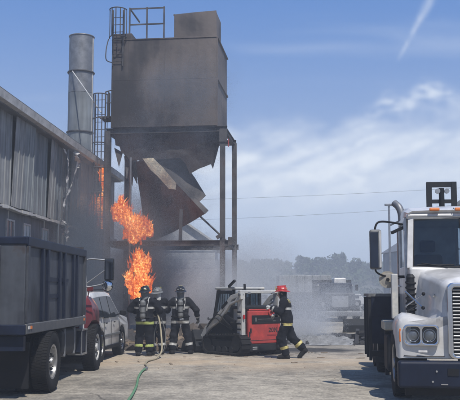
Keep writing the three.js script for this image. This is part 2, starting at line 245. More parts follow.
// ---------------------------------------------------------------- ground and far setting
{
  const R = rng(5), X0 = -24, X1 = 24, Z0 = 4, Z1 = -56;
  const cracks = []; for (let i = 0; i < 26; i++) { let x = lerp(-12, 12, R()), z = lerp(-8, -44, R()), a = R() * 6.28; const pts = []; for (let k = 0; k < 22; k++) { pts.push([x, z]); a += (R() - 0.5) * 1.0; x += Math.cos(a) * 0.22; z += Math.sin(a) * 0.22; } cracks.push(pts); }
  const grid = new Map(); for (const c of cracks) c.forEach(([x, z], k) => { if (!k) return; const [px, pz] = c[k - 1]; for (let t = 0; t < 1; t += 0.12) { const qx = lerp(px, x, t), qz = lerp(pz, z, t); grid.set(Math.round(qx / 0.0255) + ',' + Math.round(qz / 0.0255), 1); } });
  const map = tex(2048, 2048, (u, v, i, j) => {
    const x = lerp(X0, X1, u), z = lerp(Z0, Z1, v);
    const big = fbm(x * 0.16, z * 0.16, 1.2, 4), mid = fbm(x * 0.8, z * 0.8, 3.1, 4), fine = fbm(x * 5, z * 5, 2.2, 2), g = R();
    let k = 0.52 + 0.17 * big + 0.19 * mid + 0.17 * fine + (g - 0.5) * 0.15, c = [k * 1.04, k * 0.985, k * 0.885];
    if (g > 0.988) c = c.map((q) => q * 0.7); else if (g < 0.010) c = c.map((q) => q * 1.2);
    // tyre-polished lanes, oil spots
    const oil = sstep(0.26, 0.42, fbm(x * 0.55 + 9, z * 0.4, 6.4, 4)); c = c.map((q) => q * (1 - 0.34 * oil));
    for (const [x0, sl] of [[0.2, 0.03], [1.9, 0.03], [-1.2, -0.02], [3.1, 0.06]]) { const tx = Math.abs(x - x0 - sl * z - 0.3 * Math.sin(z * 0.13 + x0)); if (tx < 0.16) { const q = 0.10 * sstep(0.16, 0.08, tx) * clamp(0.6 + 1.6 * fbm(x * 2, z * 0.7, x0, 4)) * (0.7 + 0.3 * Math.sin(z * 42 + tx * 30)); c = c.map((w2) => w2 * (1 - q)); } }
    // tan dirt dragged across the yard in front of the fire
    const dz = (z + 20.4 + 0.8 * fbm(x * 0.4, 1.5, 2.2, 3)) / 2.0, dirt = Math.exp(-dz * dz) * sstep(-8.5, -4, x) * sstep(6.5, 1.5, x) * clamp(0.75 + 1.8 * fbm(x * 1.1, z * 1.8, 5.5, 4));
    const d2 = clamp(dirt); c = [lerp(c[0], 0.68, d2 * 0.65), lerp(c[1], 0.59, d2 * 0.65), lerp(c[2], 0.475, d2 * 0.65)];
    // soot and wet ash under the tower and behind the loader
    const s1 = Math.hypot((x - 2.6) / 5.6, (z + 29.8) / 3.2), s2 = Math.hypot((x + 3.2) / 4.6, (z + 31) / 6.4), w = 0.55 * fbm(x * 0.9, z * 0.9, 8.8, 4);
    const s3 = Math.hypot((x - 0.6) / 3.4, (z + 24.6) / 1.5), soot = Math.max(sstep(1.05, 0.7, s1 + w), sstep(1.1, 0.7, s2 + w), sstep(1.0, 0.55, s3 + 1.2 * w) * 0.75) * 0.8; c = c.map((q) => q * (1 - soot));
    if (grid.has(Math.round(x / 0.0255) + ',' + Math.round(z / 0.0255))) c = c.map((q) => q * 0.55);
    return c;
  });
  map.wrapS = map.wrapT = THREE.ClampToEdgeWrapping;
  const g = new THREE.PlaneGeometry(X1 - X0, Z0 - Z1, 96, 120).rotateX(-Math.PI / 2).translate(0, 0, (Z0 + Z1) / 2), p = g.attributes.position, uv = g.attributes.uv;
  for (let i = 0; i < p.count; i++) { uv.setXY(i, (p.getX(i) - X0) / (X1 - X0), (p.getZ(i) - Z0) / (Z1 - Z0)); p.setY(i, 0.004 + 0.012 * fbm(p.getX(i) * 0.25, p.getZ(i) * 0.25, 0.7, 3) * sstep(24, 20, Math.abs(p.getX(i))) * sstep(-56, -50, p.getZ(i)) - 0.004 * 0); }
  g.computeVertexNormals();
  const m = new THREE.MeshStandardMaterial({ map, roughness: 0.92, bumpMap: rep(tBumpF, 60), bumpScale: 0.012 });
  const yard = new THREE.Mesh(g, m); yard.name = 'yard'; yard.receiveShadow = true; setting(yard); scene.add(yard);
  const far = new THREE.PlaneGeometry(1600, 1600, 1, 1).rotateX(-Math.PI / 2).translate(0, -0.03, -500);
  setting(M('ground', far, mat(L(0.21, 0.195, 0.17), { map: tDusty, s: 0.05, roughness: 1 })));
}
const hillY = (x, z) => -0.2 + sstep(-185, -250, z) * sstep(-311, -275, z) * (7.6 + 3.5 * fbm(x * 0.022, z * 0.02, 3.4, 4));
{ // low hills behind the yard
  const g = new THREE.PlaneGeometry(420, 130, 180, 50).rotateX(-Math.PI / 2).translate(30, 0, -248), p = g.attributes.position;
  for (let i = 0; i < p.count; i++) { const x = p.getX(i), z = p.getZ(i); p.setY(i, hillY(x, z) + 0.6 * fbm(x * 0.2, z * 0.2, 1.4, 3) * sstep(-185, -200, z)); }
  g.computeVertexNormals();
  setting(M('hills', g, mat(L(0.10, 0.10, 0.065), { map: tDusty, s: 0.03, roughness: 1 })));
}
const leafMats = [mat(L(0.05, 0.07, 0.03), { roughness: 0.9 }), mat(L(0.065, 0.08, 0.035), { roughness: 0.9 })];
const barkMat = mat(L(0.08, 0.06, 0.045), { roughness: 1 });
function crownGeo(R, n, rx, ry, size) { // many small leaf faces gathered in clumps
  const P = [], clumps = []; for (let i = 0; i < 16; i++) { const a = R() * 6.28, h = R(); clumps.push([Math.cos(a) * rx * 0.62 * (0.4 + R() * 0.6), ry * (h * 1.5 - 0.6), Math.sin(a) * rx * 0.62 * (0.4 + R() * 0.6), rx * (0.28 + 0.25 * R())]); }
  for (let i = 0; i < n; i++) {
    const c = clumps[Math.floor(R() * clumps.length)], u = R() * 2 - 1, a = R() * 6.28, q = Math.sqrt(1 - u * u), r = c[3] * (0.65 + 0.45 * R()), o = V(c[0] + q * Math.cos(a) * r, c[1] + u * r * 0.85, c[2] + q * Math.sin(a) * r);
    const e = V(R() - 0.5, R() - 0.5, R() - 0.5).normalize(), f = V(R() - 0.5, R() - 0.5, R() - 0.5).cross(e).normalize(), s = size * (0.6 + 0.8 * R());
    for (const [x, y] of [[-1, -0.5], [1, -0.5], [0, 1]]) { const v = o.clone().addScaledVector(e, x * s).addScaledVector(f, y * s); P.push(v.x, v.y, v.z); }
  }
  const g = new THREE.BufferGeometry(); g.setAttribute('position', new THREE.Float32BufferAttribute(P, 3)); g.computeVertexNormals(); return g;
}
{
  const R = rng(77), crowns = [0, 1, 2, 3].map(() => crownGeo(R, 1500, 3.4, 2.8, 0.34));
  const spots = [[7.2, -238, 0.589, 'wide tree at the left end of the hazy ridge'], [20.4, -236, 0.665, 'round tree on the ridge just right of the red-helmeted firefighter'], [30, -239, 0.931, 'tallest clump of trees on the hazy ridge, above the far work truck'], [34.8, -237, 0.8075, 'tree on the right side of the tallest ridge clump'], [25.8, -240, 0.684, 'tree on the left side of the tallest ridge clump'], [44.4, -238, 0.627, 'rounded tree on the ridge left of the lamp post'], [51.6, -241, 0.665, 'leafy tree on the ridge under the lamp post'], [13.2, -242, 0.5225, 'small tree in a dip of the hazy ridge'], [1, -170, 0.6, 'bushy tree low on the slope beside the steel tower'], [33.5, -172, 0.55, 'low tree half way down the slope behind the far work truck'], [14, -168, 0.5, 'low tree at the foot of the slope above the pale trailer']];
  for (const [i, [x, z, s, label]] of spots.entries()) {
    const y = hillY(x, z) - 0.3, t = thing('ridge_tree', label, 'tree', [x, y, z], R() * 6, 'trees along the hazy ridge');
    M('trunk', [bar(V(0, -1.5, 0), V(0.1, 2.6, 0), 0.3, 7, 0.18), bar(V(0.05, 1.6, 0), V(1.1, 3.4, 0.4), 0.14, 6, 0.07), bar(V(0.05, 1.8, 0), V(-0.9, 3.6, -0.5), 0.13, 6, 0.06)], barkMat, t).scale.setScalar(s);
    const c = M('crown', crowns[i % 4], leafMats[i % 2], t); c.position.y = 3.2 * s; c.scale.set(s * (0.9 + 0.3 * R()), s, s);
  }
  // scrub over the far slope: nobody could count it
  const sc = crownGeo(R, 500, 1.6, 1.0, 0.3), im = new THREE.InstancedMesh(boxUV(clean(sc)), leafMats[0], 420), m4 = new THREE.Matrix4();
  for (let i = 0; i < 420; i++) { const x = lerp(-40, 90, R()), z = lerp(-178, -262, R()), h = hillY(x, z), s = 0.8 + R(); m4.makeRotationY(R() * 6).scale(V(s, s, s)).setPosition(x, h + 0.5, z); im.setMatrixAt(i, m4); }
  im.name = 'scrub'; stuff(im, 'dull green scrub over the hazy far slope', 'scrub'); im.castShadow = im.receiveShadow = true; scene.add(im);
}

// ---------------------------------------------------------------- warehouse along the left
{
  const t = thing('metal_warehouse', 'long grey metal clad warehouse with buckled upper panels on the left', 'warehouse', [-7.08, 0, -12], -0.0639);
  const R = rng(21), len = 27;
  M('lower_wall', bx(0.2, 4.0, len, -0.22, 2.0, -len / 2), MT.wallLow, t);
  M('upper_wall', bx(0.2, 2.9, len, -0.30, 5.45, -len / 2), MT.wallLow, t);
  M('end_wall', bx(9, 6.9, 0.2, -4.9, 3.45, -len - 0.1), MT.siding2, t); M('end_wall', bx(9, 6.9, 0.2, -4.9, 3.45, 0.1), MT.siding2, t);
  M('rear_wall', bx(0.2, 6.9, len, -9.3, 3.45, -len / 2), MT.siding2, t);
  const roof = M('roof', ext([[0.28, 7.0], [0.28, 7.12], [-4.7, 8.1], [-9.7, 7.12], [-9.7, 7.0], [-4.7, 7.98]], len + 0.5, 0).translate(0, 0, -len / 2), MT.roofing, t);
  M('gutter', [ext([[0.26, 6.74], [0.42, 6.76], [0.44, 6.98], [0.41, 6.98], [0.39, 6.79], [0.29, 6.78], [0.29, 6.99], [0.26, 6.99]], len + 0.5, 0).translate(0, 0, -len / 2)], MT.trim, roof);
  M('soffit', bx(0.5, 0.03, len + 0.4, 0.02, 6.72, -len / 2), MT.wallLow, roof);
  // ribbed sheets, each its own piece
  const prof = []; for (let i = 0; i < 2; i++) { const z = i * 0.46; prof.push([0, z], [0, z + 0.18], [0.006, z + 0.2], [0, z + 0.22], [0, z + 0.37], [0.028, z + 0.39], [0.028, z + 0.43]); } prof.push([0, 0.92]);
  const out = [...prof, ...prof.slice().reverse().map(([x, z]) => [x - 0.012, z])];
  const pg = mg(new THREE.ExtrudeGeometry(shape(out), { depth: 2.62, bevelEnabled: false }).rotateX(-Math.PI / 2)); boxUV(pg);
  const mats = [MT.siding, MT.siding2, MT.siding3];
  for (let i = 0; i < 29; i++) {
    const p = new THREE.Mesh(pg, mats[Math.floor(R() * 3)]); p.name = 'siding_panel'; p.castShadow = p.receiveShadow = true;
    const loose = [10, 13, 14, 17, 20].includes(i); p.position.set((loose ? 0.06 : 0) + R() * 0.015, 4.08 + R() * 0.03, -0.06 - i * 0.93); p.rotation.set((R() - 0.5) * (loose ? 0.03 : 0.006), (R() - 0.5) * (loose ? 0.22 : 0.04), (loose ? -0.03 : 0) + (R() - 0.5) * 0.01); t.add(p);
  }
  // bent ledge under the panels
  const lp = []; for (let i = 0; i <= 60; i++) lp.push(V(0.05 + 0.035 * Math.sin(i * 1.7) * R(), 4.0 + 0.05 * fbm(i * 0.3, 1, 2, 3) + 0.02 * R(), -i * len / 60));
  for (let i = 0; i < 60; i += 6) M('ledge_flashing', lp.slice(i, i + 6).map((a, k) => beam(a, lp[i + k + 1], 0.17 + 0.03 * R(), 0.05 + 0.05 * R())), i % 12 ? MT.trim : MT.whiteDirty, t);
  for (const [s, mtl] of [[12.6, MT.wallLow], [14.2, MT.glass], [16.2, MT.glass], [18.6, MT.glass], [10.6, MT.glass], [8.0, MT.glass]]) {
    const w = sub('window', t); w.position.set(-0.11, 3.3, -s);
    M('frame', [bx(0.06, 0.05, 0.72, 0, 0.42, 0), bx(0.06, 0.05, 0.72, 0, -0.42, 0), bx(0.06, 0.8, 0.05, 0, 0, 0.335), bx(0.06, 0.8, 0.05, 0, 0, -0.335), bx(0.04, 0.8, 0.03, 0, 0, 0)], MT.trim, w);
    M('pane', bx(0.012, 0.78, 0.6, -0.008, 0, 0), mtl === MT.glass ? mat(L(0.34, 0.47, 0.50), { roughness: 0.4 }) : mat(L(0.06, 0.08, 0.1), { roughness: 0.4 }), w);
  }
  M('downpipe', [bar(V(0.14, 0, -18.0), V(0.14, 6.7, -18.0), 0.055, 10), bx(0.1, 0.05, 0.16, 0.06, 2, -18.0), bx(0.1, 0.05, 0.16, 0.06, 5, -18.0)], MT.galv, t);
  M('downpipe', [bar(V(0.13, 0, -17.0), V(0.13, 5.1, -17.0), 0.035, 8)], MT.galv, t);
  // torn white flashing hanging from the gutter
  const ribbon = (pts, w, seed) => { const c = new THREE.CatmullRomCurve3(pts), P = [], idx = [], n = 50; for (let i = 0; i <= n; i++) { const t2 = i / n, q = c.getPoint(t2), a = 1.2 * fbm(t2 * 5, seed, 1.1, 3) * 3, ww = w * (0.7 + 0.9 * fbm(t2 * 7, seed, 4.1, 3)) * (i > n - 6 ? (n - i + 1) / 7 : 1); for (let k = 0; k < 5; k++) { const s2 = (k - 2) / 2; P.push(q.x + s2 * ww * Math.sin(a) * 0.5 + 0.03 * fbm(t2 * 9, k * 1.3, seed, 2), q.y + 0.04 * fbm(t2 * 11, k * 1.7, seed + 2, 2), q.z + s2 * ww * Math.cos(a) * 0.5 + 0.05 * fbm(t2 * 8, k * 1.9, seed + 5, 2)); } } for (let i = 0; i < n; i++) for (let k = 0; k < 4; k++) { const a = i * 5 + k; idx.push(a, a + 1, a + 6, a, a + 6, a + 5); } const g = new THREE.BufferGeometry(); g.setAttribute('position', new THREE.Float32BufferAttribute(P, 3)); g.setIndex(idx); g.computeVertexNormals(); return g; };
  M('torn_flashing', [ribbon([V(0.3, 6.75, -18.6), V(0.42, 6.5, -18.2), V(0.3, 6.3, -18.9), V(0.4, 6.1, -18.5)], 0.42, 3)], MT.tatter, t);
  M('torn_flashing', ribbon([V(0.35, 6.4, -18.7), V(0.3, 5.7, -18.3), V(0.24, 5.1, -17.8), V(0.2, 4.8, -17.5), V(0.2, 4.4, -17.4)], 0.2, 8), MT.tatter, t);
  M('torn_flashing', ribbon([V(0.22, 6.6, -17.2), V(0.3, 6.2, -17.5), V(0.22, 5.6, -17.7), V(0.24, 5.1, -17.6)], 0.16, 12), MT.tatter, t);
  M('torn_flashing', ribbon([V(0.2, 4.15, -17.0), V(0.3, 3.95, -17.5), V(0.2, 3.8, -17.9), V(0.22, 3.4, -17.8)], 0.28, 15), MT.tatter, t);
}

// ---------------------------------------------------------------- round stack behind the warehouse
{
  const t = thing('exhaust_stack', 'tall round grey metal stack standing behind the warehouse roof', 'chimney', [-6.88, 0, -38.4]);
  for (let i = 0; i < 5; i++) M('stack_section', cyl(0.565, 0.565, 2.665, 40, 0, 1.34 + i * 2.68, 0), [MT.galv, MT.siding2][i % 2], t);
  M('rim', new THREE.TorusGeometry(0.57, 0.03, 6, 40).rotateX(Math.PI / 2).translate(0, 13.4, 0), MT.galv, t);
  for (const y of [11.7, 8.9, 6.0]) M('clamp_ring', new THREE.TorusGeometry(0.585, 0.045, 8, 40).rotateX(Math.PI / 2).translate(0, y, 0), MT.beam, t);
  M('guy_wire', bar(V(-0.3, 11.65, 0.55), V(0.62, 10.35, 1.7), 0.025, 6), MT.trim, t);
  M('guy_wire', bar(V(0.62, 10.35, 1.7), V(1.35, 9.3, 2.6), 0.025, 6), MT.trim, t);
M('rust_seam', bx(0.05, 10, 0.07, 0.55, 8.3, 0.13), MT.trim, t);
}

// ---------------------------------------------------------------- burning hopper tower
{
  const t = thing('hopper_tower', 'tall steel hopper tower on columns with its funnel torn open by fire', 'tower', [-2.41, 0, -34.6], -0.119);
  const R = rng(31);
  // column steel
  for (const [x, z] of [[2.32, 1.55], [2.42, -1.6], [-2.25, 1.55], [-2.25, -1.6]]) { M('column', ibeam(V(x, 0, z), V(x, 8.0, z), 0.19, 0.2), MT.beam, t); M('base_plate', bx(0.42, 0.04, 0.42, x, 0.02, z), MT.beam, t); }
  for (const z of [1.55, -1.6]) { M('ring_beam', ibeam(V(-2.35, 8.0, z), V(2.5, 8.0, z), 0.16, 0.22), MT.beam, t); M('tie_beam', ibeam(V(-2.3, 3.53, z), V(2.6, 3.53, z), 0.16, 0.22), MT.beam, t); }
  for (const x of [-2.25, 2.38]) { M('ring_beam', ibeam(V(x, 8.0, -1.5), V(x, 8.0, 1.45), 0.14, 0.2), MT.beam, t); M('tie_beam', ibeam(V(x, 3.53, -1.5), V(x, 3.53, 1.45), 0.14, 0.18), MT.beam, t); }
  for (const g of [bx(0.3, 0.5, 0.03, 2.36, 7.72, 1.68), bx(0.16, 0.3, 0.03, 2.62, 3.6, 1.6), bx(0.22, 0.14, 0.03, 2.2, 3.78, 1.7, 0, 0, 0.6)]) M('gusset', g, MT.beam, t);
  M('hanger', ibeam(V(0.62, 3.64, 1.3), V(0.62, 4.9, 1.1), 0.12, 0.1), MT.beam, t);
  M('brace', bar(V(2.3, 3.6, -1.6), V(-2.2, 7.8, -1.6), 0.04), MT.beam, t);
  M('drain_pipe', bar(V(-1.29, 0, 1.75), V(-1.29, 6.9, 1.75), 0.045, 10), MT.galv, t);
  // bin walls: plates with recessed joints over a backing
  const y0 = 8.12, y1 = 11.66;
  M('bin_core', bx(4.12, y1 - y0 - 0.04, 3.22, 0, (y0 + y1) / 2, 0), MT.charred, t);
  const cols = [-2.1, -1.46, 0.02, 2.1], rows = [y0, 10.02, y1];
  for (let i = 0; i < 3; i++) for (let j = 0; j < 2; j++) { const w = cols[i + 1] - cols[i] - 0.004, h = rows[j + 1] - rows[j] - 0.004; M('steel_plate', rb(w, h, 0.035, 0.006, (cols[i] + cols[i + 1]) / 2, (rows[j] + rows[j + 1]) / 2, 1.632 + 0.004 * R()), MT.towerSteel, t); }
  for (let i = 0; i < 2; i++) for (let j = 0; j < 2; j++) for (const sx of [-1, 1]) M('steel_plate', rb(0.035, rows[j + 1] - rows[j] - 0.014, 1.59, 0.006, sx * 2.082, (rows[j] + rows[j + 1]) / 2, -0.805 + i * 1.61), MT.towerSteel, t);
  for (const sx of [0]) M('steel_plate', rb(4.18, y1 - y0, 0.035, 0.006, sx, (y0 + y1) / 2, -1.632), MT.towerSteel, t);
  M('corner_angle', [bx(0.05, y1 - y0 + 0.05, 0.05, 2.115, (y0 + y1) / 2, 1.64)], MT.towerSteel, t);
  M('corner_angle', [bx(0.05, y1 - y0, 0.05, -2.115, (y0 + y1) / 2, 1.64)], MT.towerSteel, t);
  M('stiffener', [bx(4.24, 0.07, 0.06, 0, 8.16, 1.68)], MT.towerSteel, t);
  M('stiffener', [bx(0.06, 0.07, 3.2, 2.13, 10.0, 0)], MT.towerSteel, t);
  M('roof_plate', rb(4.3, 0.05, 3.35, 0.01, 0, y1 + 0.03, 0), MT.towerSteel, t);
  M('raised_panel', ext([[0.36, 11.7], [2.08, 11.7], [2.06, 12.80], [1.2, 12.76], [0.36, 12.70]], 0.05, 0).translate(0, 0, 1.5), MT.towerSteel, t);
  M('raised_panel', bx(0.05, 1.06, 1.4, 2.03, 12.23, 0.76), MT.towerSteel, t);
  M('panel_lip', bx(0.06, 0.06, 0.06, 0.36, 12.68, 1.5), MT.towerSteel, t);
  M('roof_panel', rb(0.75, 0.3, 0.9, 0.02, -1.72, 11.82, 1.15), MT.towerSteel, t);
  // torn funnel sheets, with thickness and dents
  function sheet(name, pts, zf, m, th = 0.03, dent = 0.06) {
    const g = new THREE.ExtrudeGeometry(shape(pts), { depth: th, bevelEnabled: false }), q = clean(g);
    // split the big faces so that they can bend
    let gg = q; for (let it = 0; it < 4; it++) gg = subdivide(gg);
    const p = gg.attributes.position; for (let i = 0; i < p.count; i++) { const x = p.getX(i), y = p.getY(i); p.setZ(i, p.getZ(i) + zf(x, y) + dent * 2 * fbm(x * 1.3, y * 1.3, 4.4, 3)); }
    gg.deleteAttribute('normal'); gg.deleteAttribute('uv'); const mv = toCreasedNormals(mergeVertices(gg, 1e-4), 0.6); return M(name, mv, m, t);
  }
  function subdivide(g) { const p = g.attributes.position, P = []; const a = V(), b = V(), c = V(); for (let i = 0; i < p.count; i += 3) { a.fromBufferAttribute(p, i); b.fromBufferAttribute(p, i + 1); c.fromBufferAttribute(p, i + 2); const L3 = [a.distanceTo(b), b.distanceTo(c), c.distanceTo(a)], mx = Math.max(...L3); if (mx < 0.22) { for (const v of [a, b, c]) P.push(v.x, v.y, v.z); continue; } const ab = a.clone().lerp(b, 0.5), bc = b.clone().lerp(c, 0.5), ca = c.clone().lerp(a, 0.5); for (const v of [a, ab, ca, ab, b, bc, ca, bc, c, ab, bc, ca]) P.push(v.x, v.y, v.z); } const r = new THREE.BufferGeometry(); r.setAttribute('position', new THREE.Float32BufferAttribute(P, 3)); return r; }
  sheet('funnel_skirt', [[-2.05, 8.07], [2.42, 8.07], [2.16, 7.4], [1.87, 6.5], [1.8, 6.68], [1.35, 6.53], [0.93, 6.32], [0.78, 6.72], [0.56, 6.95], [-0.82, 6.88], [-1.49, 6.87], [-1.62, 7.1], [-1.8, 7.19], [-1.85, 7.42], [-2.01, 7.47]], (x, y) => 1.55 + (y - 8.07) * 0.34, MT.torn);
  sheet('funnel_skirt', [[-1.5, 8.0], [1.2, 8.0], [0.2, 6.9], [-0.9, 6.5]], (x, y) => -1.5 - (y - 8) * 0.34, MT.charred);
  const sideL = sheet('funnel_skirt', [[-1.5, 8.0], [1.5, 8.0], [0.7, 6.0], [-0.4, 6.6], [-1.1, 6.9]], (x, y) => (y - 8) * 0.4, MT.charred); sideL.rotation.y = -Math.PI / 2; sideL.position.x = -2.05;
  sheet('hanging_flap', [[-1.33, 6.9], [-0.54, 6.95], [1.56, 4.71], [0.9, 4.40], [0.11, 4.05], [-0.62, 3.80], [-1.1, 3.72], [-1.2, 4.4], [-1.22, 5.2], [-1.3, 6.1]], (x, y) => 1.05 + (x + 0.54 - (6.95 - y) * 0.94) * 0.42, MT.charred);
  sheet('hanging_flap', [[-0.54, 6.95], [0.64, 6.98], [0.86, 6.5], [1.05, 6.24], [1.52, 5.49], [1.32, 5.22], [1.68, 4.86], [1.57, 4.7]], (x, y) => 1.08 - (x + 0.54 - (6.95 - y) * 0.94) * 0.75, MT.torn);
  sheet('burnt_lining', [[-0.92, 6.93], [-0.5, 6.95], [-0.1, 6.55], [0.44, 5.92], [0.42, 5.66], [0.15, 5.7], [-0.3, 6.2], [-0.62, 6.5]], (x, y) => 1.22, MT.insul, 0.07, 0.12);
  for (const [pts, z] of [[[[-2.1, 7.4], [-1.75, 7.2], [-1.9, 6.6]], 1.2], [[[-1.75, 7.1], [-1.5, 6.9], [-1.62, 6.1]], 1.0], [[[-1.7, 6.4], [-1.38, 6.9], [-1.45, 5.9]], 0.7]]) sheet('metal_shred', pts, () => z, MT.torn, 0.02, 0.05);
  // caged ladders
  function ladder(x, z, ya, yb, cageFrom, rC) {
    const g = sub('caged_ladder', t);
    for (const s of [-1, 1]) M('rail', bx(0.045, yb - ya, 0.06, x + s * 0.21, (ya + yb) / 2, z), MT.beam, g);
    for (let y = ya + 0.2; y < yb; y += 0.3) M('rung', bar(V(x - 0.21, y, z), V(x + 0.21, y, z), 0.014, 6), MT.beam, g);
    for (let y = cageFrom; y <= yb + 0.01; y += (yb - cageFrom) / Math.max(1, Math.round((yb - cageFrom) / 0.95))) { const pts = []; for (let a = 0; a <= 12; a++) { const q = Math.PI * (a / 12); pts.push(V(x + Math.cos(q) * rC, y, z + Math.sin(q) * rC * 1.15)); } M('cage_hoop', tube(pts, 0.024, 20, 6), MT.beam, g); }
    for (let a = 0; a <= 6; a++) { const q = Math.PI * (a / 6); M('cage_bar', bx(0.04, yb - cageFrom, 0.018, x + Math.cos(q) * rC, (cageFrom + yb) / 2, z + Math.sin(q) * rC * 1.15, 0, -q + Math.PI / 2, 0), MT.beam, g); }
  }
  ladder(-1.88, 1.72, 10.6, 12.9, 11.75, 0.34);
  ladder(-2.62, 1.5, 0.1, 9.5, 2.6, 0.29);
  M('ladder_loop', tube([V(-2.25, 11.7, 1.8), V(-2.3, 11.2, 1.95), V(-2.28, 10.8, 1.95), V(-2.1, 10.75, 1.7)], 0.022, 20, 6), MT.beam, t);
  M('platform', [bx(0.5, 0.05, 1.0, -2.36, 8.55, 1.3)], MT.beam, t);
  M('platform_guard', [bx(0.03, 1.05, 0.3, -2.2, 9.0, 1.75), bx(0.05, 1.1, 0.05, -2.33, 9.0, 1.8), bar(V(-2.33, 9.55, 1.8), V(-2.05, 9.62, 1.8), 0.025), bar(V(-2.33, 9.1, 1.8), V(-2.05, 9.1, 1.8), 0.02)], MT.beam, t);
  const gr = sub('guard_rail', t);
  for (const x of [-1.49, -0.78, -0.08]) M('post', bx(0.055, 1.42, 0.055, x, 12.38, 1.4), MT.beam, gr);
  for (const y of [13.06, 12.4]) M('rail', bx(1.46, 0.05, 0.05, -0.785, y, 1.4 - 0.052), MT.beam, gr);
  for (const z of [1.4, -0.4]) if (z < 1) for (const y of [13.06]) M('rail', bx(0.05, 0.05, 1.7, -1.49, y, 0.5), MT.beam, gr);
  M('warning_plate', bx(0.03, 0.3, 0.12, 2.55, 7.45, 1.5), MT.loadRed, t);
}

{
  const sh = thing('gabled_building', 'pale gabled metal building glimpsed through the smoke behind the tower legs', 'building', [-4.1, 0, -62], 0.0);
  M('wall', ext([[-3, 0], [3, 0], [3, 5.15], [0, 7.2], [-3, 5.15]], 14, 0).translate(0, 0, -7), MT.trim, sh);
  for (const s of [-1, 1]) M('roof', bx(3.85, 0.14, 14.6, s * 1.62, 6.18, -7, 0, 0, -s * 0.6), MT.whiteDirty, sh);
  for (const y of [4.6, 3.4, 2.2]) M('wall_rail', bx(5.9, 0.06, 0.04, 0, y, 0.02), MT.siding2, sh);
  M('door', bx(2.4, 3, 0.06, 0.6, 1.5, 0.03), MT.roofing, sh);
}

// ---------------------------------------------------------------- wheels
function wheel(parent, r, w, x, y, z, side, rimMat, o = {}) { // axle along x; side = +1 faces +x
  const g = sub('wheel', parent), hw = w / 2, ri = r * (o.ri ?? 0.56);
  g.position.set(x, y, z);
  const pr = [[ri, -hw * 0.8], [ri + 0.02, -hw * 0.9], [r * 0.8, -hw], [r * 0.93, -hw * 0.95], [r * 0.985, -hw * 0.8], [r * 0.985, hw * 0.8], [r * 0.93, hw * 0.95], [r * 0.8, hw], [ri + 0.02, hw * 0.9], [ri, hw * 0.8]].map(([a, b]) => new THREE.Vector2(a, b));
  const treads = []; const n = o.treads ?? 64; for (let i = 0; i < n; i++) for (const s of [-0.52, 0, 0.52]) { const a = (i + (s ? 0 : 0.5)) / n * Math.PI * 2; treads.push(bx(r * 0.014 + 0.006, w * 0.27, r * 4.6 / n, 0, 0, 0).translate(r - 0.007, s * hw * 1.25, 0).rotateY(a)); }
  M('tyre', mg(toCreasedNormals(new THREE.LatheGeometry(pr, 48), 0.6), treads).rotateZ(-Math.PI / 2), MT.rubber, g);
  const d = o.dish ?? 0.5; // rim, seen from its outer face
  const rp = [[0.001, hw * (0.95 - d * 0.1)], [ri * 0.26, hw * (0.95 - d * 0.1)], [ri * 0.30, hw * (0.5)], [ri * 0.62, hw * (0.75 - d)], [ri * 0.86, hw * (0.55 - d * 0.5)], [ri * 0.9, hw * 0.82], [ri * 1.02, hw * 0.86], [ri * 1.03, hw * 0.7], [ri * 0.95, -hw * 0.75], [0.001, -hw * 0.75]].map(([a, b]) => new THREE.Vector2(a, b));
  const parts = [toCreasedNormals(new THREE.LatheGeometry(rp, 40), 0.5)]; const lugs = []; for (let i = 0; i < (o.lugs ?? 8); i++) { const a = i / (o.lugs ?? 8) * 6.283; lugs.push(cyl(0.016, 0.016, 0.05, 6, ri * 0.45 * Math.cos(a), hw * 0.55, ri * 0.45 * Math.sin(a))); }
  const rim = M('rim', mg(parts).rotateZ(-Math.PI / 2), rimMat, g);
  M('lug_nuts', mg(lugs).rotateZ(-Math.PI / 2), MT.iron, rim);
  if (o.holes) { const hs = []; for (let i = 0; i < o.holes; i++) { const a = i / o.holes * 6.283; hs.push(cyl(ri * 0.1, ri * 0.1, 0.012, 14, ri * 0.73 * Math.cos(a), hw * (0.66 - d * 0.72) + 0.012, ri * 0.73 * Math.sin(a))); } M('hand_hole', mg(hs).rotateZ(-Math.PI / 2), MT.black, rim); }
  if (side < 0) g.rotation.y = Math.PI;
  return g;
}
const font = await new FontLoader().loadAsync('fonts/droid/droid_sans_bold.typeface.json');
const letters = (s, size, depth = 0.004) => { const g = new TextGeometry(s, { font, size, depth, curveSegments: 4, bevelEnabled: false }); g.computeBoundingBox(); const b = g.boundingBox; return g.translate(-(b.max.x + b.min.x) / 2, -(b.max.y + b.min.y) / 2, 0); };

